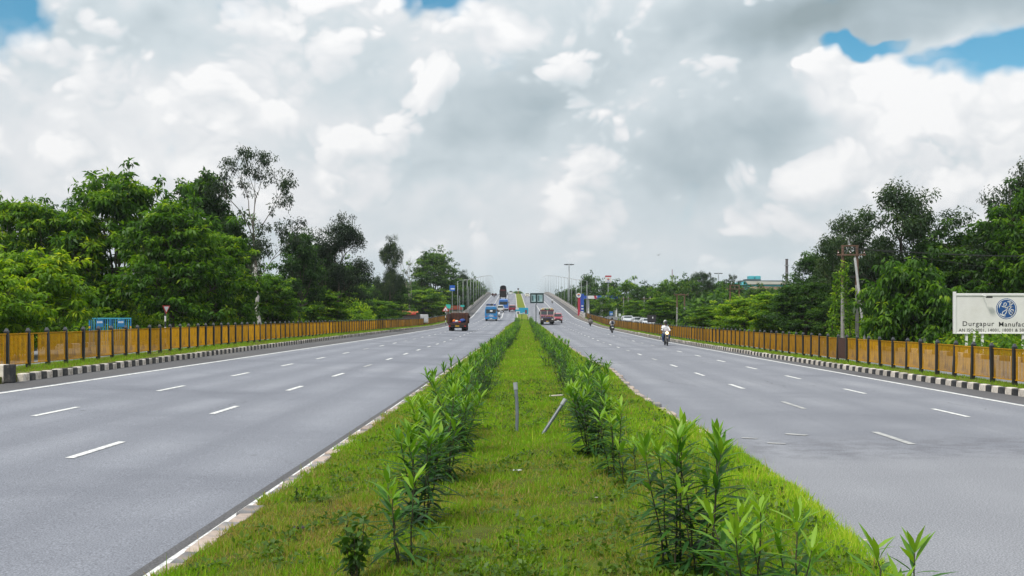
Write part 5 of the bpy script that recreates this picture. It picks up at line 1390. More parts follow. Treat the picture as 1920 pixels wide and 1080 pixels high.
def motorbike(root, col):
    P = paint('bike_%d%d%d' % tuple(int(c * 99) for c in col), col, .3)
    for nm, y in (('wheel', -.35), ('wheel', .92)):
        b = MB(); n = 20; r, w = .30, .09
        for i in range(n):
            a0, a1 = 2*math.pi*i/n, 2*math.pi*(i+1)/n
            for (w0, r0), (w1, r1) in zip([(-.5,.78),(-.5,.9),(0,1),(.5,.9),(.5,.78)], [(-.5,.9),(0,1),(.5,.9),(.5,.78)]):
                b.add([(w0*w,r0*r*math.cos(a0),r0*r*math.sin(a0)),(w1*w,r1*r*math.cos(a0),r1*r*math.sin(a0)),(w1*w,r1*r*math.cos(a1),r1*r*math.sin(a1)),(w0*w,r0*r*math.cos(a1),r0*r*math.sin(a1))],[(0,1,2,3)])
        wh = b.build('wheel', TYRE, root, (0, y, .30))
        sp = MB().tube([(-.04,0,0),(.04,0,0)], .05, 10)
        for k in range(5):
            a = 2*math.pi*k/5; sp.tube([(0,0,0),(0,.24*math.cos(a),.24*math.sin(a))], .014, 5)
        sp.build('rim', RIM, wh)
    fk = MB()
    for s in (-1, 1): fk.tube([(s*.085, .92, .30), (s*.085, .70, .98)], .024, 6)
    fk.build('fork', RIM, root)
    MB().tube([(-.36, .58, 1.04), (-.2, .62, 1.06), (0, .66, 1.0), (.2, .62, 1.06), (.36, .58, 1.04)], .018, 6).build('handlebar', CHASSIS, root)
    MB().ball((0, .36, .80), (.15, .27, .14), 12, 8).build('fuel_tank', P, root, smooth=True)
    MB().prism([(-.55, .76), (.18, .72), (.18, .80), (-.1, .80), (-.55, .87)], -.13, .13, 'x').build('seat', CHASSIS, root, bevel=.03)
    MB().box(-.13, .13, .05, .5, .28, .62).build('engine', CHASSIS, root, bevel=.04)
    MB().prism([(-.62, .70), (-.1, .58), (-.05, .72), (-.6, .80)], -.11, .11, 'x').build('tail_fairing', P, root, bevel=.02)
    MB().prism([(.62, .60), (.66, .64), (.92, .645), (1.15, .56), (1.16, .53), (.92, .615)], -.06, .06, 'x').build('mudguard', P, root)
    MB().ball((0, .86, .93), (.12, .08, .11), 10, 7).build('headlight', CHROME, root, smooth=True)
    MB().box(-.10, .10, -.66, -.62, .60, .70).build('number_plate', PLATE_W, root)
    for s in (-1, 1): MB().tube([(s*.28, .60, 1.05), (s*.34, .58, 1.22)], .01, 5).ball((s*.36, .58, 1.26), (.06, .02, .04), 8, 5).build('mirror', CHASSIS, root)
    MB().tube([(.15, .2, .30), (.16, -.5, .36)], [.035, .05], 8).build('exhaust', RIM, root)
cloth = lambda n, c: pm('cloth_' + n, c, .85, .15, 10)
def add_rider(bike, shirt, trousers, label, helmet=None, back=False, scale=1.0, skin=SKIN):
    me = rider_mesh(shirt, trousers, skin)
    p = mesh_obj('person', me)
    M_ = Matrix.LocRotScale(bike.location, bike.rotation_euler, bike.scale)
    off = Vector((0, -.42 if back else -.02, .05 if back else 0.0))
    p.location = M_ @ off; p.rotation_euler = bike.rotation_euler; p.scale = bike.scale
    head_bits(p, helmet)
    return tag(p, label, 'person')
W_ = cloth('white', (.66, .66, .68)); NAVY = cloth('navy', (.015, .02, .045)); BLK = cloth('black', (.014, .014, .016)); GRY = cloth('grey', (.12, .12, .13)); JEAN = cloth('denim', (.03, .06, .14)); PNK = cloth('dark_red', (.12, .02, .025))
b1, D = vehicle('motorcycle', 1248, 648, 'oncoming dark motorcycle with its headlight lit, carrying two riders', 'motorcycle', -1)
b1.scale = (1.03,) * 3
motorbike(b1, (.03, .03, .05))
HL = bpy.data.materials.new('headlight_lit'); HL.use_nodes = True
HL.node_tree.nodes['Principled BSDF'].inputs['Emission Color'].default_value = (1, .55, .2, 1); HL.node_tree.nodes['Principled BSDF'].inputs['Emission Strength'].default_value = 3.0
for c in b1.children:
    if c.name.startswith('headlight'): c.data.materials[0] = HL
MB().prism([(-.19, 1.06), (.19, 1.06), (.12, 1.24), (-.12, 1.24)], .78, .82, 'y').build('windshield', paint('fairing_white', (.5, .46, .5)), b1, bevel=.02)
add_rider(b1, W_, JEAN, 'helmeted rider in a white shirt steering the nearest oncoming motorcycle', HELM)
add_rider(b1, W_, JEAN, 'passenger with a pale helmet sitting behind the rider of the nearest motorcycle', HELMW, back=True)
b2, D = vehicle('motorcycle', 1148, 624.6, 'dark motorcycle seen from behind near the right road edge', 'motorcycle', 1)
motorbike(b2, (.02, .025, .06)); b2.scale = (1.05,) * 3
add_rider(b2, W_, BLK, 'rider in white with a dark backpack on the second motorcycle', HELM)
M_ = Matrix.LocRotScale(b2.location, b2.rotation_euler, b2.scale)
bag = MB().box(-.16, .16, -.10, .10, -.22, .22).build('backpack', NAVY, None, M_ @ Vector((0, -.20, 1.22)), bevel=.06, seg=3); tag(bag, 'dark blue backpack on the back of the rider in white', 'backpack')
b3, D = vehicle('motorcycle', 1107, 612, 'farthest of the motorcycles beside the right railing, with a bulky load', 'motorcycle', 1)
motorbike(b3, (.03, .03, .03))
add_rider(b3, BLK, BLK, 'rider in black on the heavily loaded motorcycle', HELM)
ld = MB().ball((0, 0, 0), (.42, .30, .38), 12, 9, noise=.07).build('sack_load', pm('sack_grey', (.16, .15, .145), .9, .25, 5, bump=.5), None, Vector(b3.location) + Vector((0, -.5, .82)), smooth=True)
tag(ld, 'bulky grey sack tied behind the rider in black', 'sack')
b4, D = vehicle('motorcycle', 1035.5, 569.3, 'motorcycle with a rider in white high on the flyover ramp', 'motorcycle', -1)
motorbike(b4, (.1, .1, .1)); add_rider(b4, W_, GRY, 'rider in white on the motorcycle high on the flyover ramp', None)
b5, D = vehicle('motorcycle', 952, 554.8, 'motorcycle beside the tall dark truck', 'motorcycle', 1)
motorbike(b5, (.03, .03, .03)); add_rider(b5, BLK, GRY, 'rider in black beside the tall dark truck', HELM)
b6, D = vehicle('motorcycle', 926.6, 558.3, 'motorcycle hung with wide dark bundles near the top of the flyover', 'motorcycle', 1)
motorbike(b6, (.05, .02, .02)); add_rider(b6, PNK, BLK, 'rider in dark red between two wide bundles', None)
for s, w in ((-1, 'left'), (1, 'right')):
    q = MB().ball((0, 0, 0), (.42, .42, .55), 12, 8, noise=.08).build('side_bundle', pm('bundle_brown', (.05, .025, .022), .9, .3), None, Vector(b6.location) + Vector((s * .62, -.3, 1.25)), smooth=True)
    tag(q, w + ' one of the two dark bundles on the motorcycle near the crest', 'bundle')
b7, D = vehicle('motorcycle', 936.0, 597.5, 'motorcycle overtaking close beside the blue luggage bus', 'motorcycle', 1)
motorbike(b7, (.03, .03, .03)); add_rider(b7, W_, BLK, 'rider in a white shirt close beside the blue luggage bus', HELM)
# people and vehicles behind the railings
van_l = empty('canopied_truck', (pxw(772, 594, 172).x, 172, G(-18, 172))); van_l.rotation_euler = (0, 0, R(-78))
RD = pm('canopy_red', (.30, .035, .022), .8, .25, 3, bump=.4); OR = pm('canopy_orange', (.55, .14, .07), .8, .2, 3, bump=.4); DK = pm('truck_slats', (.05, .042, .04), .8, .3, 4)
for (x, y) in ((-.8, -1.2), (.8, -1.2), (-.8, 1.6), (.8, 1.6)): wheel(van_l, x, y, .36, .22)
MB().box(-.9, .9, -2.1, 1.2, .5, .7).build('load_floor', CHASSIS, van_l)
for x in (-.9, .9):
    sw = MB().box(x - .03, x + .03, -2.1, 1.2, .7, 1.95).build('side_wall', DK, van_l)
MB().box(-.87, .87, -2.1, -2.04, .7, 1.95).build('tailgate', DK, van_l)
MB().prism([(-1.0, 1.80), (1.0, 1.80), (1.0, 2.02), (.55, 2.30), (-.4, 2.36), (-1.0, 2.05)], -2.2, .6, 'y').build('canopy', RD, van_l, bevel=.05)
MB().prism([(-.8, 2.2), (.8, 2.2), (.5, 2.46), (-.5, 2.44)], -1.6, 1.0, 'y').build('top_cloth', OR, van_l, bevel=.08)
MB().box(-.88, .88, 1.3, 2.6, .5, 1.9).build('cab', paint('cab_pale', (.5, .5, .52)), van_l, bevel=.12)
MB().box(-.7, .7, 2.59, 2.62, 1.2, 1.75).build('windscreen', GLASS, van_l)
tag(van_l, 'small truck with a red and orange canopy on the left service road', 'truck')
for i, (px, D, c, lb) in enumerate(((1176, 190, (.55, .58, .62), 'leftmost pale van roof behind the right railing'), (1196, 172, (.66, .66, .66), 'white van behind the middle of the right railing'), (1213, 160, (.66, .66, .66), 'white van nearest the dark square sign, behind the right railing'))):
    x = (px - HX) * D / F
    car('parked_van', 0, 0, lb, -1, c, 'van', .9, 4.4, 1.62, at=(x, D + 2.2, G(x, D) + .04), cat='van')
car('white_parked_car', 0, 0, 'white car by the fuel station beyond the right parapet', -1, (.65, .65, .66), 'hatch', .85, 3.9, 1.5, at=(pxw(1079.5, 0, 315).x, 317, G(15, 315) + .5))
ot = empty('orange_top_truck', (pxw(1068.5, 0, 362).x, 362, G(15.2, 362) + .9), math.pi)
for (x, y) in ((-.9, 1.0), (.9, 1.0), (-.9, 3.6), (.9, 3.6)): wheel(ot, x, y, .42, .25)
MB().box(-1.1, 1.1, 0, 3, .6, 2.3).build('cargo_box', DK, ot, bevel=.03); MB().box(-1.05, 1.05, 3.1, 4.6, .5, 2.5).build('cab', DK, ot, bevel=.1)
MB().prism([(-1.25, 2.5), (1.25, 2.5), (1.1, 2.95), (-1.1, 3.0)], 0, 4.7, 'y').build('canopy', pm('canopy_bright_orange', (.62, .10, .03), .7, .2), ot, bevel=.08)
MB().box(-.85, .85, 4.6, 4.62, 1.5, 2.2).build('windscreen', GLASS, ot)
tag(ot, 'truck with a bright orange top by the fuel station', 'truck')

# ------------------------------------------------------------------ lettering
def text_mesh(name, txt, size, mat, spacing=1.0, bold=0.0, wspace=1.0, extr=.004):
    cu = bpy.data.curves.new(name, 'FONT'); cu.body = txt; cu.size = size; cu.space_character = spacing; cu.space_word = wspace; cu.offset = bold; cu.extrude = extr; cu.resolution_u = 3
    o = bpy.data.objects.new(name, cu); C.objects.link(o)
    me = bpy.data.meshes.new_from_object(o.evaluated_get(bpy.context.evaluated_depsgraph_get()))
    bpy.data.objects.remove(o); me.materials.clear(); me.materials.append(mat); me.name = name
    return me
def put_text(name, txt, x0, x1, z, h, mat, parent, y, **k):
    me = text_mesh(name, txt, 1.0, mat, **k)
    co = [v.co for v in me.vertices]; w = max(c.x for c in co) - min(c.x for c in co); hh = max(c.y for c in co) - min(0, 0)
    mn = min(c.x for c in co)
    o = mesh_obj(name, me, parent, (x0 - mn * (x1 - x0) / w, y, z)); o.rotation_euler = (R(90), 0, 0)
    o.scale = ((x1 - x0) / w, h / hh, 1)
    return o
def ribbon_stroke(mb, pts, w, y, thick=.006, closed=False):
    P = [Vector((p[0], p[1], 0)) for p in pts]
    n = len(P); L_, R_ = [], []
    for i, p in enumerate(P):
        t = (P[(i+1) % n if closed else min(i+1, n-1)] - P[(i-1) % n if closed else max(i-1, 0)]).normalized()
        nn = Vector((-t.y, t.x, 0)); ww = w[i] if hasattr(w, '__len__') else w
        L_.append(p + nn * ww / 2); R_.append(p - nn * ww / 2)
    vs = [(p.x, y - thick, p.y) for p in L_] + [(p.x, y - thick, p.y) for p in R_] + [(p.x, y, p.y) for p in L_] + [(p.x, y, p.y) for p in R_]
    fs = []
    for i in range(n if closed else n - 1):
        j = (i + 1) % n
        fs += [(i, n+i, n+j, j), (i, j, 2*n+j, 2*n+i), (n+i, 3*n+i, 3*n+j, n+j)]
    mb.add(vs, fs)
def smooth_pts(pts, k=8):
    P = [Vector((*p, 0)) for p in pts]; out = []
    for i in range(len(P) - 1):
        a, b, c, d = P[max(i-1, 0)], P[i], P[i+1], P[min(i+2, len(P)-1)]
        for j in range(k):
            t = j / k
            q = .5 * ((2*b) + (c - a)*t + (2*a - 5*b + 4*c - d)*t*t + (3*b - a - 3*c + d)*t**3)
            out.append((q.x, q.y))
    out.append((P[-1].x, P[-1].y))
    return out

# ------------------------------------------------------------------ white billboard
BW = pm('board_white', (.74, .725, .70), .6, .05, 1.5, dirt=(.66, .64, .60), dscale=.5)
BF = pm('board_frame', (.76, .75, .74), .5, .06, 3)
INK = pm('sign_ink', (.02, .02, .022), .6, .2); GBLUE = pm('emblem_blue', (.01, .075, .26), .5, .08); GWHITE = pm('emblem_white', (.70, .70, .69), .5, .05)
Dg = 62.0; sc_ = Dg / F
def bx(px): return (px - HX) * sc_
def bz(py): return CAMZ + (HY - py) * sc_
gnd = G(bx(1800), Dg)
bb = empty('billboard', (bx(1788), Dg, gnd)); ox, oz = bx(1788), gnd
def X_(px): return bx(px) - ox
def Z_(py): return bz(py) - oz
MB().box(X_(1792), X_(2052), 0, .10, Z_(624.5), Z_(550)).build('panel', BW, bb)
MB().box(X_(1788), X_(1792.3), -.06, .14, Z_(626), Z_(547)).build('frame', BF, bb, bevel=.015)
MB().box(X_(2051.7), X_(2056), -.06, .14, Z_(626), Z_(547)).build('frame', BF, bb, bevel=.015)
MB().box(X_(1792.4), X_(2051.6), -.05, .13, Z_(554.5), Z_(550.2)).build('frame', BF, bb, bevel=.012)
MB().box(X_(1792.4), X_(2051.6), -.05, .13, Z_(626), Z_(624)).build('frame', BF, bb, bevel=.01)
for px in (1813, 1828, 1843, 1919, 1990, 2030):
    MB().box(X_(px) - .06, X_(px) + .06, .02, .14, -.3, Z_(626.1)).build('leg', BF, bb)
lamp = MB().tube([(X_(1842), .02, Z_(553)), (X_(1842), -.35, Z_(555)), (X_(1845), -.42, Z_(556.5))], .02, 6).build('lamp_arm', BF, bb)
MB().box(X_(1843.5), X_(1854), -.52, -.34, Z_(559), Z_(555.5)).build('lamp_head', INK, lamp, bevel=.02)
put_text('lettering', 'Durgapur', X_(1805), X_(1864), Z_(611), (14.6 - 5.8) * sc_ * .98, INK, bb, -.006, bold=.003, spacing=1.12)
put_text('lettering', 'Manufact', X_(1873), X_(1926), Z_(612), (14.6 - 5.8) * sc_ * .98, INK, bb, -.006, bold=.003, spacing=1.12)
put_text('lettering', 'AN ISO 9001, 14001, 18001 & 500', X_(1797.5), X_(1924), Z_(621.6), 5.6 * sc_, INK, bb, -.006, bold=.002, spacing=1.10)
# round emblem: blue disc, white ring, script letters and four curls
ec = (X_(1887), Z_(579)); er = 19.5 * sc_
em = MB(); N = 48
em.add([(ec[0] + er * math.cos(2*math.pi*i/N), -.004, ec[1] + er * math.sin(2*math.pi*i/N)) for i in range(N)] + [(ec[0] + er * math.cos(2*math.pi*i/N), .0, ec[1] + er * math.sin(2*math.pi*i/N)) for i in range(N)], [tuple(range(N))[::-1]] + [(i, (i+1) % N, N + (i+1) % N, N + i) for i in range(N)])
emb = em.build('emblem', GBLUE, bb)
rg = MB(); ribbon_stroke(rg, [(ec[0] + er*.905*math.cos(2*math.pi*i/N), ec[1] + er*.905*math.sin(2*math.pi*i/N)) for i in range(N)], er*.065, -.0045, .004, True); rg.build('ring', GWHITE, emb)
def stroke(name, pts, w):
    q = smooth_pts([(ec[0] + er*a, ec[1] + er*b) for a, b in pts]); m = MB(); ribbon_stroke(m, q, er*w, -.0045, .006); m.build(name, GWHITE, emb)
stroke('script_letter', [(-.45, .28), (-.28, .18), (-.12, .24), (.0, .44), (-.10, .58), (-.24, .48), (-.22, .22), (-.06, .10), (.10, .14), (.20, .26), (.10, .05), (.02, -.25), (-.16, -.55), (-.38, -.54), (-.36, -.32), (-.12, -.16), (.16, .0)], .07)
stroke('script_letter', [(.22, .20), (.40, .34), (.52, .48), (.46, .60), (.34, .52), (.36, .30), (.52, .16), (.64, .20), (.40, .10), (.26, -.12), (.26, -.40), (.42, -.56), (.60, -.48), (.66, -.24), (.54, -.06), (.40, -.14), (.42, -.30), (.52, -.30)], .07)
for k in range(4):
    a0 = math.pi/2*k + .6
    pts = [(.78*math.cos(a0 + t*.9) * (1 - .12*t), .78*math.sin(a0 + t*.9) * (1 - .12*t)) for t in (0, .25, .5, .75, 1)]
    q = smooth_pts([(ec[0] + er*a, ec[1] + er*b) for a, b in pts]); m = MB(); ribbon_stroke(m, q, [er*.11*math.sin(math.pi*(.08 + .9*i/(len(q)-1))) + .003 for i in range(len(q))], -.0045, .006); m.build('curl', GWHITE, emb)
tag(bb, 'white roadside billboard with a round blue script emblem and black lettering', 'billboard')

# ------------------------------------------------------------------ lamp posts of the flyover
LPM = pm('lamp_post_steel', (.30, .32, .33), .5, .1, 3, metal=.3)
def lamp_mesh():
    m = MB()
    m.tube([(0, 0, 0), (0, 0, 4), (0, 0, 8.1)], [.10, .08, .055], 7)
    p = m.mesh('pole', LPM, True)
    a = MB(); a.tube([(0, 0, 7.95), (.5, 0, 8.25), (1.5, 0, 8.35)], .035, 5)
    h = MB(); h.box(1.3, 2.0, -.13, .13, 8.30, 8.42)
    return p, a.mesh('arm', LPM, True), h.mesh('lamp_head', pm('lamp_head_pale', (.5, .5, .5), .4, .1))
LP = lamp_mesh()
LNTH = 'first second third fourth fifth sixth seventh eighth ninth tenth eleventh twelfth thirteenth fourteenth'.split()
for side, nm in ((-1, 'left'), (1, 'right')):
    y = 236.0; k = 0
    while y < 800:
        fx = X(LK if side < 0 else RK, max(y, 245)) + side * .55
        base = prof(y) + .3
        o = empty('street_lamp', (fx, y, base), 0 if side < 0 else math.pi)
        for nme, me in zip(('pole', 'arm', 'lamp_head'), LP): mesh_obj(nme, me, o)
        lb = '%s street lamp from the foot of the flyover on its %s parapet' % (LNTH[k], nm) if y < 520 else 'faint street lamp beyond the flyover crest on the %s side' % nm
        tag(o, lb, 'street lamp', 'street lamps on the %s parapet' % nm if y < 520 else 'street lamps beyond the crest, %s' % nm)
        y += 22.0; k += 1
def high_mast(px, top, D, label):
    x = (px - HX) * D / F; g = G(x, D); H = CAMZ + (HY - top) * D / F - g
    o = empty('high_mast_lamp', (x, D, g))
    MB().tube([(0, 0, 0), (0, 0, H * .5), (0, 0, H)], [.30, .22, .13], 8).build('mast', LPM, o, smooth=True)
    rg = MB().tube([(math.cos(a) * .9, math.sin(a) * .9, H - .35) for a in [2*math.pi*i/12 for i in range(13)]], .06, 5)
    rg.build('ring', LPM, o)
    for i in range(6):
        a = 2*math.pi*i/6
        MB().box(.75, 1.55, -.22, .22, -.18, .10).build('floodlight', pm('flood_dark', (.10, .11, .12), .5, .2), o, (0, 0, H - .30)).rotation_euler = (0, 0, a)
    tag(o, label, 'mast lamp')
high_mast(1067, 494, 330, 'tall high mast lamp right of the flyover near the fuel station')
high_mast(1347, 511, 400, 'second, more distant high mast lamp left of the turquoise factory')

# ------------------------------------------------------------------ median signs and pipes
GF = pm('sign_frame_green', (.006, .03, .03), .5, .2); PAPER = pm('sign_face_pale', (.34, .47, .50), .5, .12, 2); DKP = pm('sign_print_dark', (.03, .06, .07), .6, .2)
x, D, z = 0, 140.0, 0
x = (1005 - HX) * D / F
ms = empty('median_sign', (x, D, medz(x, D)))
s_ = D / F; zz = lambda py: CAMZ + (HY - py) * s_ - ms.location.z
MB().tube([(0, 0, -.2), (0, 0, zz(551))], .055, 8).build('pole', GF, ms)
xx = lambda px: (px - HX) * s_ - x
for (a, b, c, d) in ((994, 1019.5, 552.4, 549.6), (994, 1019.5, 568.6, 565.8)): MB().box(xx(a), xx(b), -.07, .03, zz(c), zz(d)).build('frame', GF, ms)
for (a, b) in ((994, 996.4), (1005.4, 1007.6), (1017.2, 1019.5)): MB().box(xx(a), xx(b), -.068, .028, zz(565.7), zz(552.5)).build('frame', GF, ms)
for (a, b) in ((996.5, 1005.3), (1007.7, 1017.1)):
    pn = MB().box(xx(a), xx(b), -.04, .01, zz(565.7), zz(552.5)).build('panel', PAPER, ms)
    for k in range(3):
        q = xx(a + 1.6 + k * 2.6); MB().box(q - .05, q + (.05 if k != 0 else .1), -.045, -.0405, zz(564.2 - (k == 2) * 4), zz(554)).build('print_bar', DKP if k == 0 else pm('sign_print_teal', (.10, .25, .28), .6, .2), pn)
tag(ms, 'green framed sign with two pale panels on a pole in the median', 'sign')
Dh = 214.0; s2 = Dh / F
hd = empty('hoarding', ((978.5 - HX) * s2, Dh, prof(Dh) + .1)); hx = lambda px: (px - HX) * s2 - hd.location.x; hzf = lambda py: CAMZ + (HY - py) * s2 - hd.location.z
CY = pm('hoarding_cyan', (.015, .30, .46), .5, .12, 2); 
pnl = MB().box(hx(966.6), hx(990.4), -.03, .03, hzf(589), hzf(577)).build('panel', CY, hd)
for (a, b, c, d, col) in ((967, 975, 589, 583.5, (.55, .56, .56)), (970, 973, 588.5, 585, (.08, .05, .06)), (984.5, 988, 588, 581, (.16, .05, .05)), (967, 972.5, 580.5, 577.2, (.02, .13, .26)), (975.5, 982, 588.5, 587.2, (.6, .62, .62)), (980, 984, 588.8, 586, (.5, .55, .57))):
    MB().box(hx(a), hx(b), -.034, -.0305, hzf(c), hzf(d)).build('print_patch', pm('print_%d' % int(a * 10), col, .6, .2), pnl)
for px in (967.2, 978.5, 989.8): MB().box(hx(px) - .05, hx(px) + .05, .031, .12, -.3, hzf(577.5)).build('leg', GF, hd)
tag(hd, 'cyan printed hoarding standing at the end of the planted median', 'hoarding')
PIPE = pm('pipe_grey', (.13, .15, .17), .35, .2, 8, dirt=(.28, .27, .26), dscale=3)
def pipe(name, base, top, lean_y, label, bend=0.0, r=.030):
    Db = F * (CAMZ - .15) / (base[1] - HY); xb = (base[0] - HX) * Db / F; zb = medz(xb, Db)
    Dt = Db + lean_y; t = pxw(top[0], top[1], Dt)
    b = Vector((xb, Db, zb - .15)); pts = []
    for i in range(7):
        q = b.lerp(t, i / 6); q.x += bend * math.sin(math.pi * i / 6); pts.append(q - Vector((xb, Db, zb)))
    o = empty(name, (xb, Db, zb))
    MB().tube(pts, r, 10).build('tube', PIPE, o, smooth=True)
    MB().tube([pts[-1] + (pts[-2] - pts[-1]).normalized() * .12, pts[-1] + (pts[-1] - pts[-2]).normalized() * .008], r + .008, 10).build('collar', pm('collar_pale', (.32, .34, .36), .4, .15), o)
    tag(o, label, 'pipe')
pipe('grey_pipe', (967, 813), (966, 718), .15, 'upright grey pipe stuck in the median grass, slightly bowed', .03)
pipe('grey_pipe', (1007, 815), (1060, 749), .3, 'grey pipe leaning right in the median grass', 0)
st = pxw(1043, 757, 26.5); stz = medz(st.x, 26.5)
o = MB().tube([(-.17, 0, .0), (.17, .05, .02)], .022, 6).build('pale_stick', pm('stick_pale', (.55, .5, .45), .8, .2), None, (st.x, 26.5, stz + .08)); tag(o, 'short pale stick lying by the leaning grey pipe', 'stick')
def litter(name, px, py, r, col, label, seed):
    random.seed(seed)
    D = F * (CAMZ - .13) / (py - HY); x = (px - HX) * D / F
    b = MB(); n = 5
    g = [[(i/n - .5, j/n - .5, random.uniform(0, .35)) for i in range(n + 1)] for j in range(n + 1)]
    vs = [(p[0] * r * 2, p[1] * r * 1.4, p[2] * r) for row in g for p in row]
    b.add(vs, [(j*(n+1)+i, j*(n+1)+i+1, (j+1)*(n+1)+i+1, (j+1)*(n+1)+i) for j in range(n) for i in range(n)])
    tag(b.build(name, pm(name + str(seed), col, .6, .15), None, (x, D, medz(x, D) + .045)), label, 'litter')
litter('plastic_wrapper', 970, 893, .055, (.62, .64, .64), 'crumpled white wrapper in the middle of the median grass', 1)
litter('paper_scrap', 1118, 945, .022, (.6, .56, .5), 'small pale scrap in the grass below the right oleanders', 2)
litter('pale_stone', 1625, 1010, .03, (.5, .44, .38), 'pale stone chip at the grass edge, bottom right', 3)
litter('dark_clod', 562, 995, .06, (.035, .025, .02), 'dark clod of earth in the grass at lower left', 4)

# ------------------------------------------------------------------ left side things
BLU = pm('barricade_blue', (.015, .16, .36), .5, .15); CYN = pm('barricade_cyan', (.05, .32, .45), .5, .15); YEL = pm('barricade_yellow', (.55, .33, .03), .5, .15); WHT = pm('sign_white', (.65, .65, .65), .5, .1)
def barricade(px0, px1, top, D, label):
    x0, x1 = (px0 - HX) * D / F, (px1 - HX) * D / F; g = G(x0, D)
    H = CAMZ + (HY - top) * D / F - g; w = x1 - x0
    o = empty('police_barricade', (x0, D, g))
    for x in (0, w):
        MB().box(x - .03, x + .03, -.03, .03, .05, H).build('upright', BLU, o)
        MB().box(x - .03, x + .03, -.35, .35, 0, .05).build('foot', BLU, o)
        MB().box(x - .035, x + .035, -.035, .035, H - .5, H - .38).build('yellow_band', YEL, o)
    MB().box(-.03, w + .03, -.028, .028, H, H + .06).build('top_rail', CYN, o)
    MB().box(.03, w - .03, -.025, .025, .28, .33).build('bottom_rail', CYN, o)
    for k in range(1, 9):
        x = w * k / 9; MB().box(x - .02, x + .02, -.015, .015, .33, H).build('bar', BLU if k % 2 else CYN, o)
    bd = MB().box(w * .34, w * .70, -.045, -.016, H - .42, H - .03).build('board', BLU, o)
    for k in range(5): MB().box(w * (.39 + k * .055), w * (.39 + k * .055) + w * .035, -.049, -.0455, H - .22, H - .12).build('lettering_stroke', WHT, bd)
    tag(o, label, 'barricade')
barricade(168, 206, 598, 56, 'left one of two blue steel barricades behind the left railing')
barricade(208, 245, 598, 56.6, 'right one of two blue steel barricades behind the left railing')
def signpost(name, px, top, D, label, build):
    x = (px - HX) * D / F; g = G(x, D); o = empty(name, (x, D, g)); H = CAMZ + (HY - top) * D / F - g
    build(o, H); tag(o, label, 'sign')
def tri_sign(o, H, up=True, r=.42, banded=True):
    n = 7
    for k in range(n):
        MB().tube([(0, 0, (H - .3) * k / n), (0, 0, (H - .3) * (k + 1) / n)], .045, 8).build('post_band', WHT if k % 2 else INK, o)
    s = 1 if up else -1; c = H - r * .7
    RED = pm('sign_red', (.45, .03, .03), .5, .1)
    MB().prism([(-r, c - s*r*.6), (r, c - s*r*.6), (0, c + s*r*1.0)][::s], -.07, -.05, 'y').build('border', RED, o)
    MB().prism([(-r*.68, c - s*r*.42), (r*.68, c - s*r*.42), (0, c + s*r*.62)][::s], -.076, -.071, 'y').build('face', WHT, o)
signpost('give_way_sign', 310, 572, 60, 'inverted triangle sign on a black and white banded post behind the left railing', lambda o, H: (tri_sign(o, H, False, .30), setattr(o, 'rotation_euler', (0, 0, R(66)))))
def warn(o, H):
    tri_sign(o, H, True, .62); MB().box(-.05, .05, -.08, -.0765, H - .75, H - .45).build('mark', INK, o)
signpost('warning_sign', 835.5, 575, 185, 'red edged triangular warning sign beside the tipper truck', warn)
def flat_sign(w, h, col, poles=(0,), bandcol=None):
    def f(o, H):
        m = pm('board_%d_%d' % (int(col[0] * 999), int(col[2] * 999)), col, .5, .1)
        b = MB().box(-w/2, w/2, -.06, -.02, H - h, H).build('board', m, o)
        for p in poles: MB().tube([(p, 0, 0), (p, 0, H - .05)], .06, 7).build('pole', LPM, o)
        if bandcol: MB().box(-w*.3, w*.42, -.066, -.0605, H - h*.72, H - h*.52).build('lettering_stroke', pm('band_white', bandcol, .5, .1), b)
    return f
signpost('blue_sign', 848, 535, 225, 'blue board with a white line, high on a pole left of the flyover', flat_sign(1.15, 1.2, (.015, .10, .42), (0,), (.6, .65, .7)))
signpost('teal_sign', 840.5, 571, 215, 'teal direction board right behind the triangular warning sign', flat_sign(.95, .8, (.03, .42, .36), (-.3, .3)))
signpost('teal_sign', 867, 572, 235, 'small teal board left of the flyover beyond the tipper truck', flat_sign(.85, .4, (.03, .42, .38), (0,)))
for px, top, D, lb in ((862, 555, 220, 'grey pole beside the small teal board'), (879, 538, 236, 'tall grey pole at the start of the left parapet')):
    x = (px - HX) * D / F; g = G(x, D); H = CAMZ + (HY - top) * D / F - g
    o = empty('grey_pole', (x, D, g)); MB().tube([(0, 0, 0), (0, 0, H)], [.08, .06], 7).build('shaft', LPM, o); MB().tube([(0, 0, H), (0, 0, H + .06)], .09, 7).build('cap', LPM, o); tag(o, lb, 'pole')
sh = empty('red_roof_shed', (-16.2, 242, G(-16.2, 242)))
MB().box(-1.6, 1.6, 0, 3, 0, 2.6).build('wall', pm('shed_wall', (.25, .22, .2), .9, .2), sh); MB().prism([(-1.9, 2.6), (1.9, 2.6), (1.4, 3.5), (-1.4, 3.5)], -.2, 3.2, 'y').build('roof', pm('shed_roof', (.28, .06, .035), .8, .2), sh)
tag(sh, 'low shed with a red roof behind the tipper truck', 'shed')
# pale block of flats glimpsed between the trees
fl = empty('apartment_block', (-78.5, 300, 0)); 
FW = pm('flats_wall', (.50, .49, .47), .8, .1, .5)
MB().box(-2.6, 2.6, 0, 6, 0, 20.5).build('wall', FW, fl); MB().box(-2.8, 2.8, -.2, 6.2, 20.51, 20.9).build('roof', FW, fl)
for k in range(7):
    for j in range(3):
        w_ = MB().box(-2.0 + j * 1.5, -1.1 + j * 1.5, -.06, .02, 1.4 + k * 2.7, 2.8 + k * 2.7).build('window', pm('flats_glass', (.10, .11, .12), .3, .2), fl)
tag(fl, 'pale block of flats glimpsed beside the tall eucalyptus trunk', 'building')

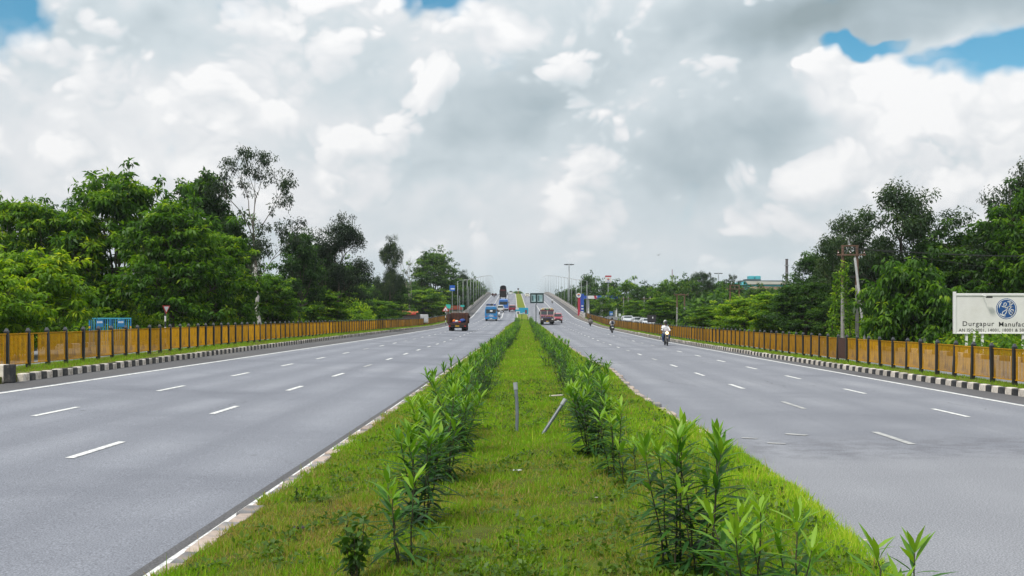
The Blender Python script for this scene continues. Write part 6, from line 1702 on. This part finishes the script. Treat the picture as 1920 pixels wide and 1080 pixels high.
# ------------------------------------------------------------------ right side: poles and wires
RUST = pm('pole_rust', (.13, .075, .05), .8, .25, 3); CPOLE = pm('pole_concrete', (.27, .26, .25), .85, .2, 2)
def h_pole(pxa, pxb, top, arm, D, label, brace=True):
    xa, xb = (pxa - HX) * D / F, (pxb - HX) * D / F; g = G(xa, D); H = CAMZ + (HY - top) * D / F - g; Ha = CAMZ + (HY - arm) * D / F - g
    o = empty('electricity_pole', ((xa + xb) / 2, D, g)); w = (xb - xa) / 2
    for s in (-1, 1):
        MB().tube([(s*w, 0, -.2), (s*w, 0, H * .62)], [.14, .12], 8).build('post', CPOLE, o)
        MB().tube([(s*w, 0, H * .62), (s*w, 0, H)], [.115, .09], 8).build('upper_post', RUST, o)
    MB().box(-w - .1, w + .1, -.05, .05, H - .04, H + .05).build('top_beam', RUST, o)
    MB().box(-w * 1.9, w * 2.1, -.20, -.135, Ha - .05, Ha + .05).build('cross_arm', RUST, o)
    for x in (-w * 1.7, 0, w * 1.9):
        MB().tube([(x, -.16, Ha + .05), (x, -.16, Ha + .12), (x, -.16, Ha + .2), (x, -.16, Ha + .3)], [.03, .08, .04, .05], 8).build('insulator', pm('insulator_brown', (.07, .025, .02), .3, .2), o)
    for t in ((.70, .58, .28, .2) if brace else (.3,)): MB().box(-w - .15, w + .15, .125, .19, H * t - .05, H * t + .05).build('tie_bar', CHASSIS, o)
    tag(o, label, 'pole')
    return Vector((o.location.x, D, g + Ha + .45)), w
A1, w1 = h_pole(1580, 1607, 461, 478, 72, 'paired electricity poles with a rusty top beam beside the round broadleaf tree')
h_pole(1369, 1386, 535, 542, 150, 'paired poles with a cross arm below the turquoise factory', False)
h_pole(1269.5, 1283.5, 552, 553, 165, 'paired bare poles behind the middle of the right railing', False)
for px, top, D, lb in ((1208, 556, 205, 'left one of two slim poles right of the fuel station canopy'), (1219, 556, 205, 'right one of two slim poles right of the fuel station canopy'), (1169, 556, 215, 'slim pole at the right end of the fuel canopy'), (1178, 556, 215, 'slim pole just beyond the right end of the fuel canopy')):
    x = (px - HX) * D / F; g = G(x, D); H = CAMZ + (HY - top) * D / F - g
    o = empty('utility_pole', (x, D, g)); MB().tube([(0, 0, 0), (0, 0, H)], [.13, .09], 7).build('shaft', CPOLE, o); MB().box(-.7, .7, -.2, -.1, H - .5, H - .4).build('cross_arm', RUST, o); tag(o, lb, 'pole')
st_ = empty('stay_pole', (pxw(1624, 0, 70).x, 70, G(22, 70)))
MB().tube([(0, 0, 0), (pxw(1610, 482, 70).x - st_.location.x, .8, pxw(0, 482, 70).z - st_.location.z)], [.10, .08], 7).build('shaft', pm('stay_pale', (.42, .42, .42), .7, .15), st_); MB().tube([(0, 0, -.1), (0, 0, .15)], .16, 8).build('footing', CPOLE, st_)
tag(st_, 'pale slanting stay pole leaning on the paired electricity poles', 'pole')
def vine(px0, top, px1, D, label, seed):
    global rng
    rng = np.random.default_rng(seed); random.seed(seed)
    x0 = (px1 - HX) * D / F; g = G(x0, D); t = pxw(px0, top, D)
    o = empty('creeper', (x0, D, g)); m = MB(); pts = limb(m, (0, 0, 0), (t.x - x0, 0, t.z - g), .05, .02, n=4, segs=10, wob=.02)
    m.build('stems', BARK, o)
    T = []
    for i in range(len(pts) - 1):
        for k in range(7): T.append((pts[i].lerp(pts[i + 1], k / 7) + Vector((random.gauss(0, .12), random.gauss(0, .12), 0)))[:])
    T = np.array(T); V, rnd = clump_leaves(T, rng.uniform(.15, .32, len(T)) * (1.3 - .8 * np.arange(len(T)) / len(T)), 16, .16, .10, 1.2, .2, .5)
    mesh_obj('foliage', leaf_mesh('foliage', V, rnd, GREEN_YEL), o); tag(o, label, 'creeper')
vine(1572, 507, 1557, 68, 'yellow green creeper climbing a stay left of the electricity poles', 1)
vine(1585, 490, 1596, 71, 'creeper climbing between the two electricity poles', 2)
for i, (dz, dy) in enumerate(((0, 0), (.35, .9), (-1.0, -.6))):
    m = MB(); p0 = A1 + Vector((w1 * (-1.7 + 1.8 * i), -.16, 0)); p1 = Vector((52, 66 + 4 * i, A1.z + .6 + dz - (1.2 if i == 2 else 0)))
    pts = []
    for k in range(13):
        q = p0.lerp(p1, k / 12); q.z -= 1.0 * math.sin(math.pi * k / 12); pts.append(q - p0)
    ob = m.tube(pts, .014, 4).build('overhead_wire', INK, None, p0); tag(ob, ('lowest left', 'middle', 'right')[i] + ' overhead wire running right from the paired electricity poles', 'wire')
bsg = lambda o, H: (MB().box(-.62, .62, -.06, 0, H - 1.05, H).build('board', pm('sign_black', (.02, .018, .022), .6, .2), o), MB().tube([(0, .05, 0), (0, .05, H)], .05, 6).build('pole', INK, o), MB().box(.06, .2, -.07, -.061, H - .5, H - .25).build('mark', WHT, o))
signpost('black_sign', 1222, 590.5, 150, 'dark square sign standing above the right railing by the white vans', bsg)
signpost('blue_white_sign', 1146, 584, 215, 'small blue and white sign on a post behind the right railing', flat_sign(.7, .8, (.04, .16, .42), (0,), (.65, .65, .65)))
signpost('round_sign', 1162, 588, 205, 'small pale sign right of the blue and white one', flat_sign(.45, .5, (.5, .55, .55), (0,)))

# ------------------------------------------------------------------ fuel station
HPB = pm('fuel_blue', (.012, .07, .36), .5, .1); HPR = pm('fuel_red', (.38, .025, .05), .5, .1); HPO = pm('fuel_orange', (.65, .2, .02), .5, .1)
def fuel_emblem(parent, x, y, z, r):
    d = MB(); n = 24
    d.add([(x + r*math.cos(2*math.pi*i/n), y, z + r*math.sin(2*math.pi*i/n)) for i in range(n)] + [(x + r*math.cos(2*math.pi*i/n), y + .03, z + r*math.sin(2*math.pi*i/n)) for i in range(n)], [tuple(range(n))[::-1]] + [(i, (i+1) % n, n + (i+1) % n, n + i) for i in range(n)])
    e = d.build('emblem', WHT, parent)
    MB().prism([(x - r*.62, z + r*.12), (x, z - r*.55), (x + r*.62, z + r*.12), (x + r*.2, z + r*.05), (x, z - r*.15), (x - r*.2, z + r*.05)], y - .02, y - .002, 'y').build('petal', HPB, e)
    MB().prism([(x - r*.5, z + r*.22), (x, z + r*.02), (x + r*.5, z + r*.22), (x + r*.36, z + r*.58), (x - r*.36, z + r*.58)], y - .02, y - .002, 'y').build('petal', HPO, e)
Df = 265.0; sf = Df / F
def fpos(px): return (px - HX) * sf
gf = G(20, Df)
ts = empty('fuel_sign', (fpos(1140.5), Df, gf)); H = CAMZ + (HY - 516.5) * sf - gf
MB().tube([(0, .15, 0), (0, .15, H)], .12, 8).build('pole', LPM, ts)
pn = MB().box(-.78, .78, -.12, .05, H - 1.8, H).build('board', WHT, ts)
MB().box(-.77, .77, -.13, -.1205, H - .38, H - .02).build('red_band', HPR, pn)
fuel_emblem(ts, 0, -.15, H - 1.05, .52)
MB().box(-.5, .5, -.13, -.1205, H - 1.72, H - 1.6).build('lettering_stroke', HPB, pn)
tag(ts, 'tall square fuel brand sign on a pole above the trees, right', 'sign')
cn = empty('fuel_canopy', (fpos(1100), Df + 6, gf)); W = fpos(1165) - fpos(1098)
zc0, zc1 = CAMZ + (HY - 560) * (Df + 6) / F - gf, CAMZ + (HY - 554.5) * (Df + 6) / F - gf
MB().box(-.3, W, 0, 9, zc0, zc1).build('roof', WHT, cn)
for (a, b, m) in ((-.31, .6, HPB), (3.0, 5.0, HPB), (5.4, W + .01, HPB)): MB().box(a, b, -.05, -.002, zc0, zc1 + .02).build('fascia', m, cn)
MB().prism([(2.4, zc0), (3.0, zc0), (2.75, zc1), (2.15, zc1)], -.06, -.051, 'y').build('red_slash', HPR, cn)
for x in (.9, 4.4, 8.0):
    for y in (1.5, 7.5): MB().box(x - .2, x + .2, y - .2, y + .2, 0, zc0).build('column', WHT, cn)
tag(cn, 'blue and white fuel station canopy among the trees', 'canopy')
tt = empty('fuel_totem', (fpos(1086), Df - 8, gf)); H = CAMZ + (HY - 551) * (Df - 8) / F - gf; hb_ = CAMZ + (HY - 581) * (Df - 8) / F - gf
MB().box(-.15, .75, -.2, .2, min(hb_, 0) , H).build('blue_panel', HPB, tt, bevel=.03)
MB().box(-.75, -.152, -.19, .19, min(hb_, 0), H - .9).build('red_panel', HPR, tt, bevel=.02)
fuel_emblem(tt, -.55, -.26, H - .35, .58)
for z in (1.2, 1.9, 2.6): MB().box(.1, .6, -.225, -.201, z, z + .3).build('price_plate', WHT, tt)
tag(tt, 'blue and red price totem of the fuel station with a round emblem', 'sign')

# ------------------------------------------------------------------ factory on the skyline
Dw = 420.0; sw = Dw / F
fa = empty('factory', ((1437 - HX) * sw, Dw, 0)); fx_ = lambda px: (px - HX) * sw - fa.location.x; fz = lambda py: CAMZ + (HY - py) * sw
TQ = pm('factory_turquoise', (.05, .36, .42), .6, .08, .3, dirt=(.04, .28, .33), dscale=.2); RF = pm('factory_roof', (.52, .51, .47), .6, .1, .4, dirt=(.40, .34, .27), dscale=.2); DKF = pm('factory_dark', (.06, .09, .10), .7, .2, .4); RSF = pm('rusty_sheet', (.27, .16, .11), .8, .3, .5, dirt=(.45, .38, .3), dscale=.3)
MB().box(fx_(1402), fx_(1481), 0, 22, 0, fz(533.5)).build('wall', TQ, fa)
ga = MB().prism([(fx_(1394), fz(534)), (fx_(1402), fz(534)), (fx_(1402), fz(530)), (fx_(1398), fz(527))], .2, 21.8, 'y').build('gable', TQ, fa)
MB().add([(fx_(1397), -.6, fz(527.0)), (fx_(1481), -.6, fz(528.5)), (fx_(1481), -.6, fz(533.2)), (fx_(1402), -.6, fz(533.2)), (fx_(1397), 11, fz(526.4)), (fx_(1481), 11, fz(527.4)), (fx_(1481), 22.5, fz(533.2)), (fx_(1402), 22.5, fz(533.2))], [(0,3,2,1),(0,1,5,4),(4,5,6,7),(1,2,6,5),(0,4,7,3),(2,3,7,6)]).build('roof', RF, fa)
MB().box(fx_(1396), fx_(1479), 8, 14, fz(528), fz(524.5)).build('roof_monitor', DKF, fa)
MB().box(fx_(1407), fx_(1436), 9, 14.5, fz(526), fz(521.8)).build('roof_monitor', DKF, fa)
MB().box(fx_(1413.5), fx_(1424), 9, 13, fz(523), fz(515.6)).build('tank_box', TQ, fa, bevel=.2); MB().box(fx_(1426), fx_(1436), 9, 13, fz(523), fz(515.6)).build('tank_box', TQ, fa, bevel=.2)
for k in range(6): MB().box(fx_(1408 + k * 12), fx_(1408 + k * 12) + 1.3, -.03, .1, fz(541), fz(537)).build('window', GLASS, fa)
tag(fa, 'turquoise factory hall with a pale roof above the trees on the right', 'factory')
rs = empty('rusty_shed', ((1445 - HX) * .19, 380, 0))
r1 = MB().prism([(-5.4, 0), (5.4, 0), (5.4, CAMZ + (HY - 543) * .19), (4.6, CAMZ + (HY - 538) * .19), (-4.6, CAMZ + (HY - 536.5) * .19), (-5.4, CAMZ + (HY - 541) * .19)], 0, 14, 'y').build('hall', RSF, rs); MB().box(-5.6, 5.6, -.3, 14.3, CAMZ + (HY - 545) * .19, CAMZ + (HY - 544) * .19).build('eaves', DKF, rs)
tag(rs, 'rust brown shed roof below the turquoise factory', 'shed')
ch = empty('chimney', ((1481 - HX) * sw, Dw + 5, 0)); H = fz(485.5)
CHM = pm('chimney_dark', (.055, .045, .045), .8, .2, .6)
MB().tube([(0, 0, 0), (0, 0, H * .6), (0, 0, H)], [.75, .60, .52], 12).build('stack', CHM, ch, smooth=True)
for t in (.62, .78, .90): MB().tube([(0, 0, H * t), (0, 0, H * t + .25)], .95, 12).build('platform', LPM, ch)
MB().tube([(0, 0, H), (0, 0, H + .25)], .62, 12).build('rim', CHM, ch)
tag(ch, 'dark factory chimney with ring platforms at the right end of the turquoise hall', 'chimney')
tw = empty('thin_tower', ((1260.5 - HX) * .25, 500, 0)); MB().tube([(0, 0, 0), (0, 0, CAMZ + (HY - 505) * .25)], [.6, .25], 6).build('mast', pm('tower_pale', (.45, .38, .44), .6, .1), tw); MB().tube([(0, 0, 17), (0, 0, 17.4)], .8, 6).build('platform', LPM, tw)
tag(tw, 'faint thin tower on the horizon left of the thin treetops', 'tower')
# bird
bp = pxw(1234.5, 478.5, 120)
bd = empty('bird', bp)
BK = pm('bird_dark', (.02, .02, .022), .7, .2)
MB().ball((0, 0, 0), (.05, .17, .045), 10, 7).ball((0, .17, .02), (.035, .05, .035), 8, 6).build('body', BK, bd, smooth=True)
for s in (-1, 1): MB().add([(s*.03, .08, .02), (s*.14, .11, .13), (s*.25, .03, .19), (s*.15, -.06, .11), (s*.03, -.07, .02)] + [(s*.03, .08, .01), (s*.14, .11, .12), (s*.25, .03, .18), (s*.15, -.06, .10), (s*.03, -.07, .01)], [(0,1,2,3,4), (9,8,7,6,5), (0,5,6,1), (1,6,7,2), (2,7,8,3), (3,8,9,4)]).build('wing', BK, bd)
MB().add([(-.03, -.15, 0), (.03, -.15, 0), (.06, -.28, 0), (-.06, -.28, 0), (-.03, -.15, .01), (.03, -.15, .01), (.06, -.28, .008), (-.06, -.28, .008)], [(0,1,2,3), (7,6,5,4), (0,4,5,1), (2,6,7,3)]).build('tail', BK, bd)
tag(bd, 'dark bird flying above the trees on the right', 'bird')
# small plants and a marker at the crest of the flyover median
cm = empty('crest_beacon', (X(ML, 500) + 1.25, 500, prof(500) + .2))
MB().tube([(0, 0, 0), (0, 0, 1.9)], .07, 6).build('post', HPO, cm); MB().box(-.4, .4, -.15, .15, 1.9, 2.6).build('lamp_box', INK, cm, bevel=.1)
tag(cm, 'dark beacon on a post at the top of the flyover median', 'beacon')
for i, (dx, y) in enumerate(((-1.0, 515), (.8, 512), (0, 519))):
    pr = PROTO['s2']; o = empty('crest_shrub', (X(ML, y) + 1.25 + dx, y, prof(y) + .1)); o.scale = (.75, .75, .55)
    mesh_obj('stems', pr[0], o); mesh_obj('foliage', pr[1], o); tag(o, ('left', 'right', 'middle')[i] + ' one of three low shrubs in the median at the flyover crest', 'shrub')

# ------------------------------------------------------------------ the air
hzm = bpy.data.materials.new('haze_air'); hzm.use_nodes = True
ht = hzm.node_tree; ht.nodes.clear()
pv = nd(ht, 'ShaderNodeVolumePrincipled', i_Color=(0.86, 0.93, 0.98, 1), i_Density=0.00014)
pv.inputs['Anisotropy'].default_value = 0.2
mo = ht.nodes.new('ShaderNodeOutputMaterial'); lk(ht, pv.outputs[0], mo.inputs['Volume'])
hb_ = MB().box(-2600, 2600, -450, 2700, -1.5, 27.5).build('haze', hzm)
tag(hb_, kind='stuff', label='thin pale air over the whole road', cat='haze')
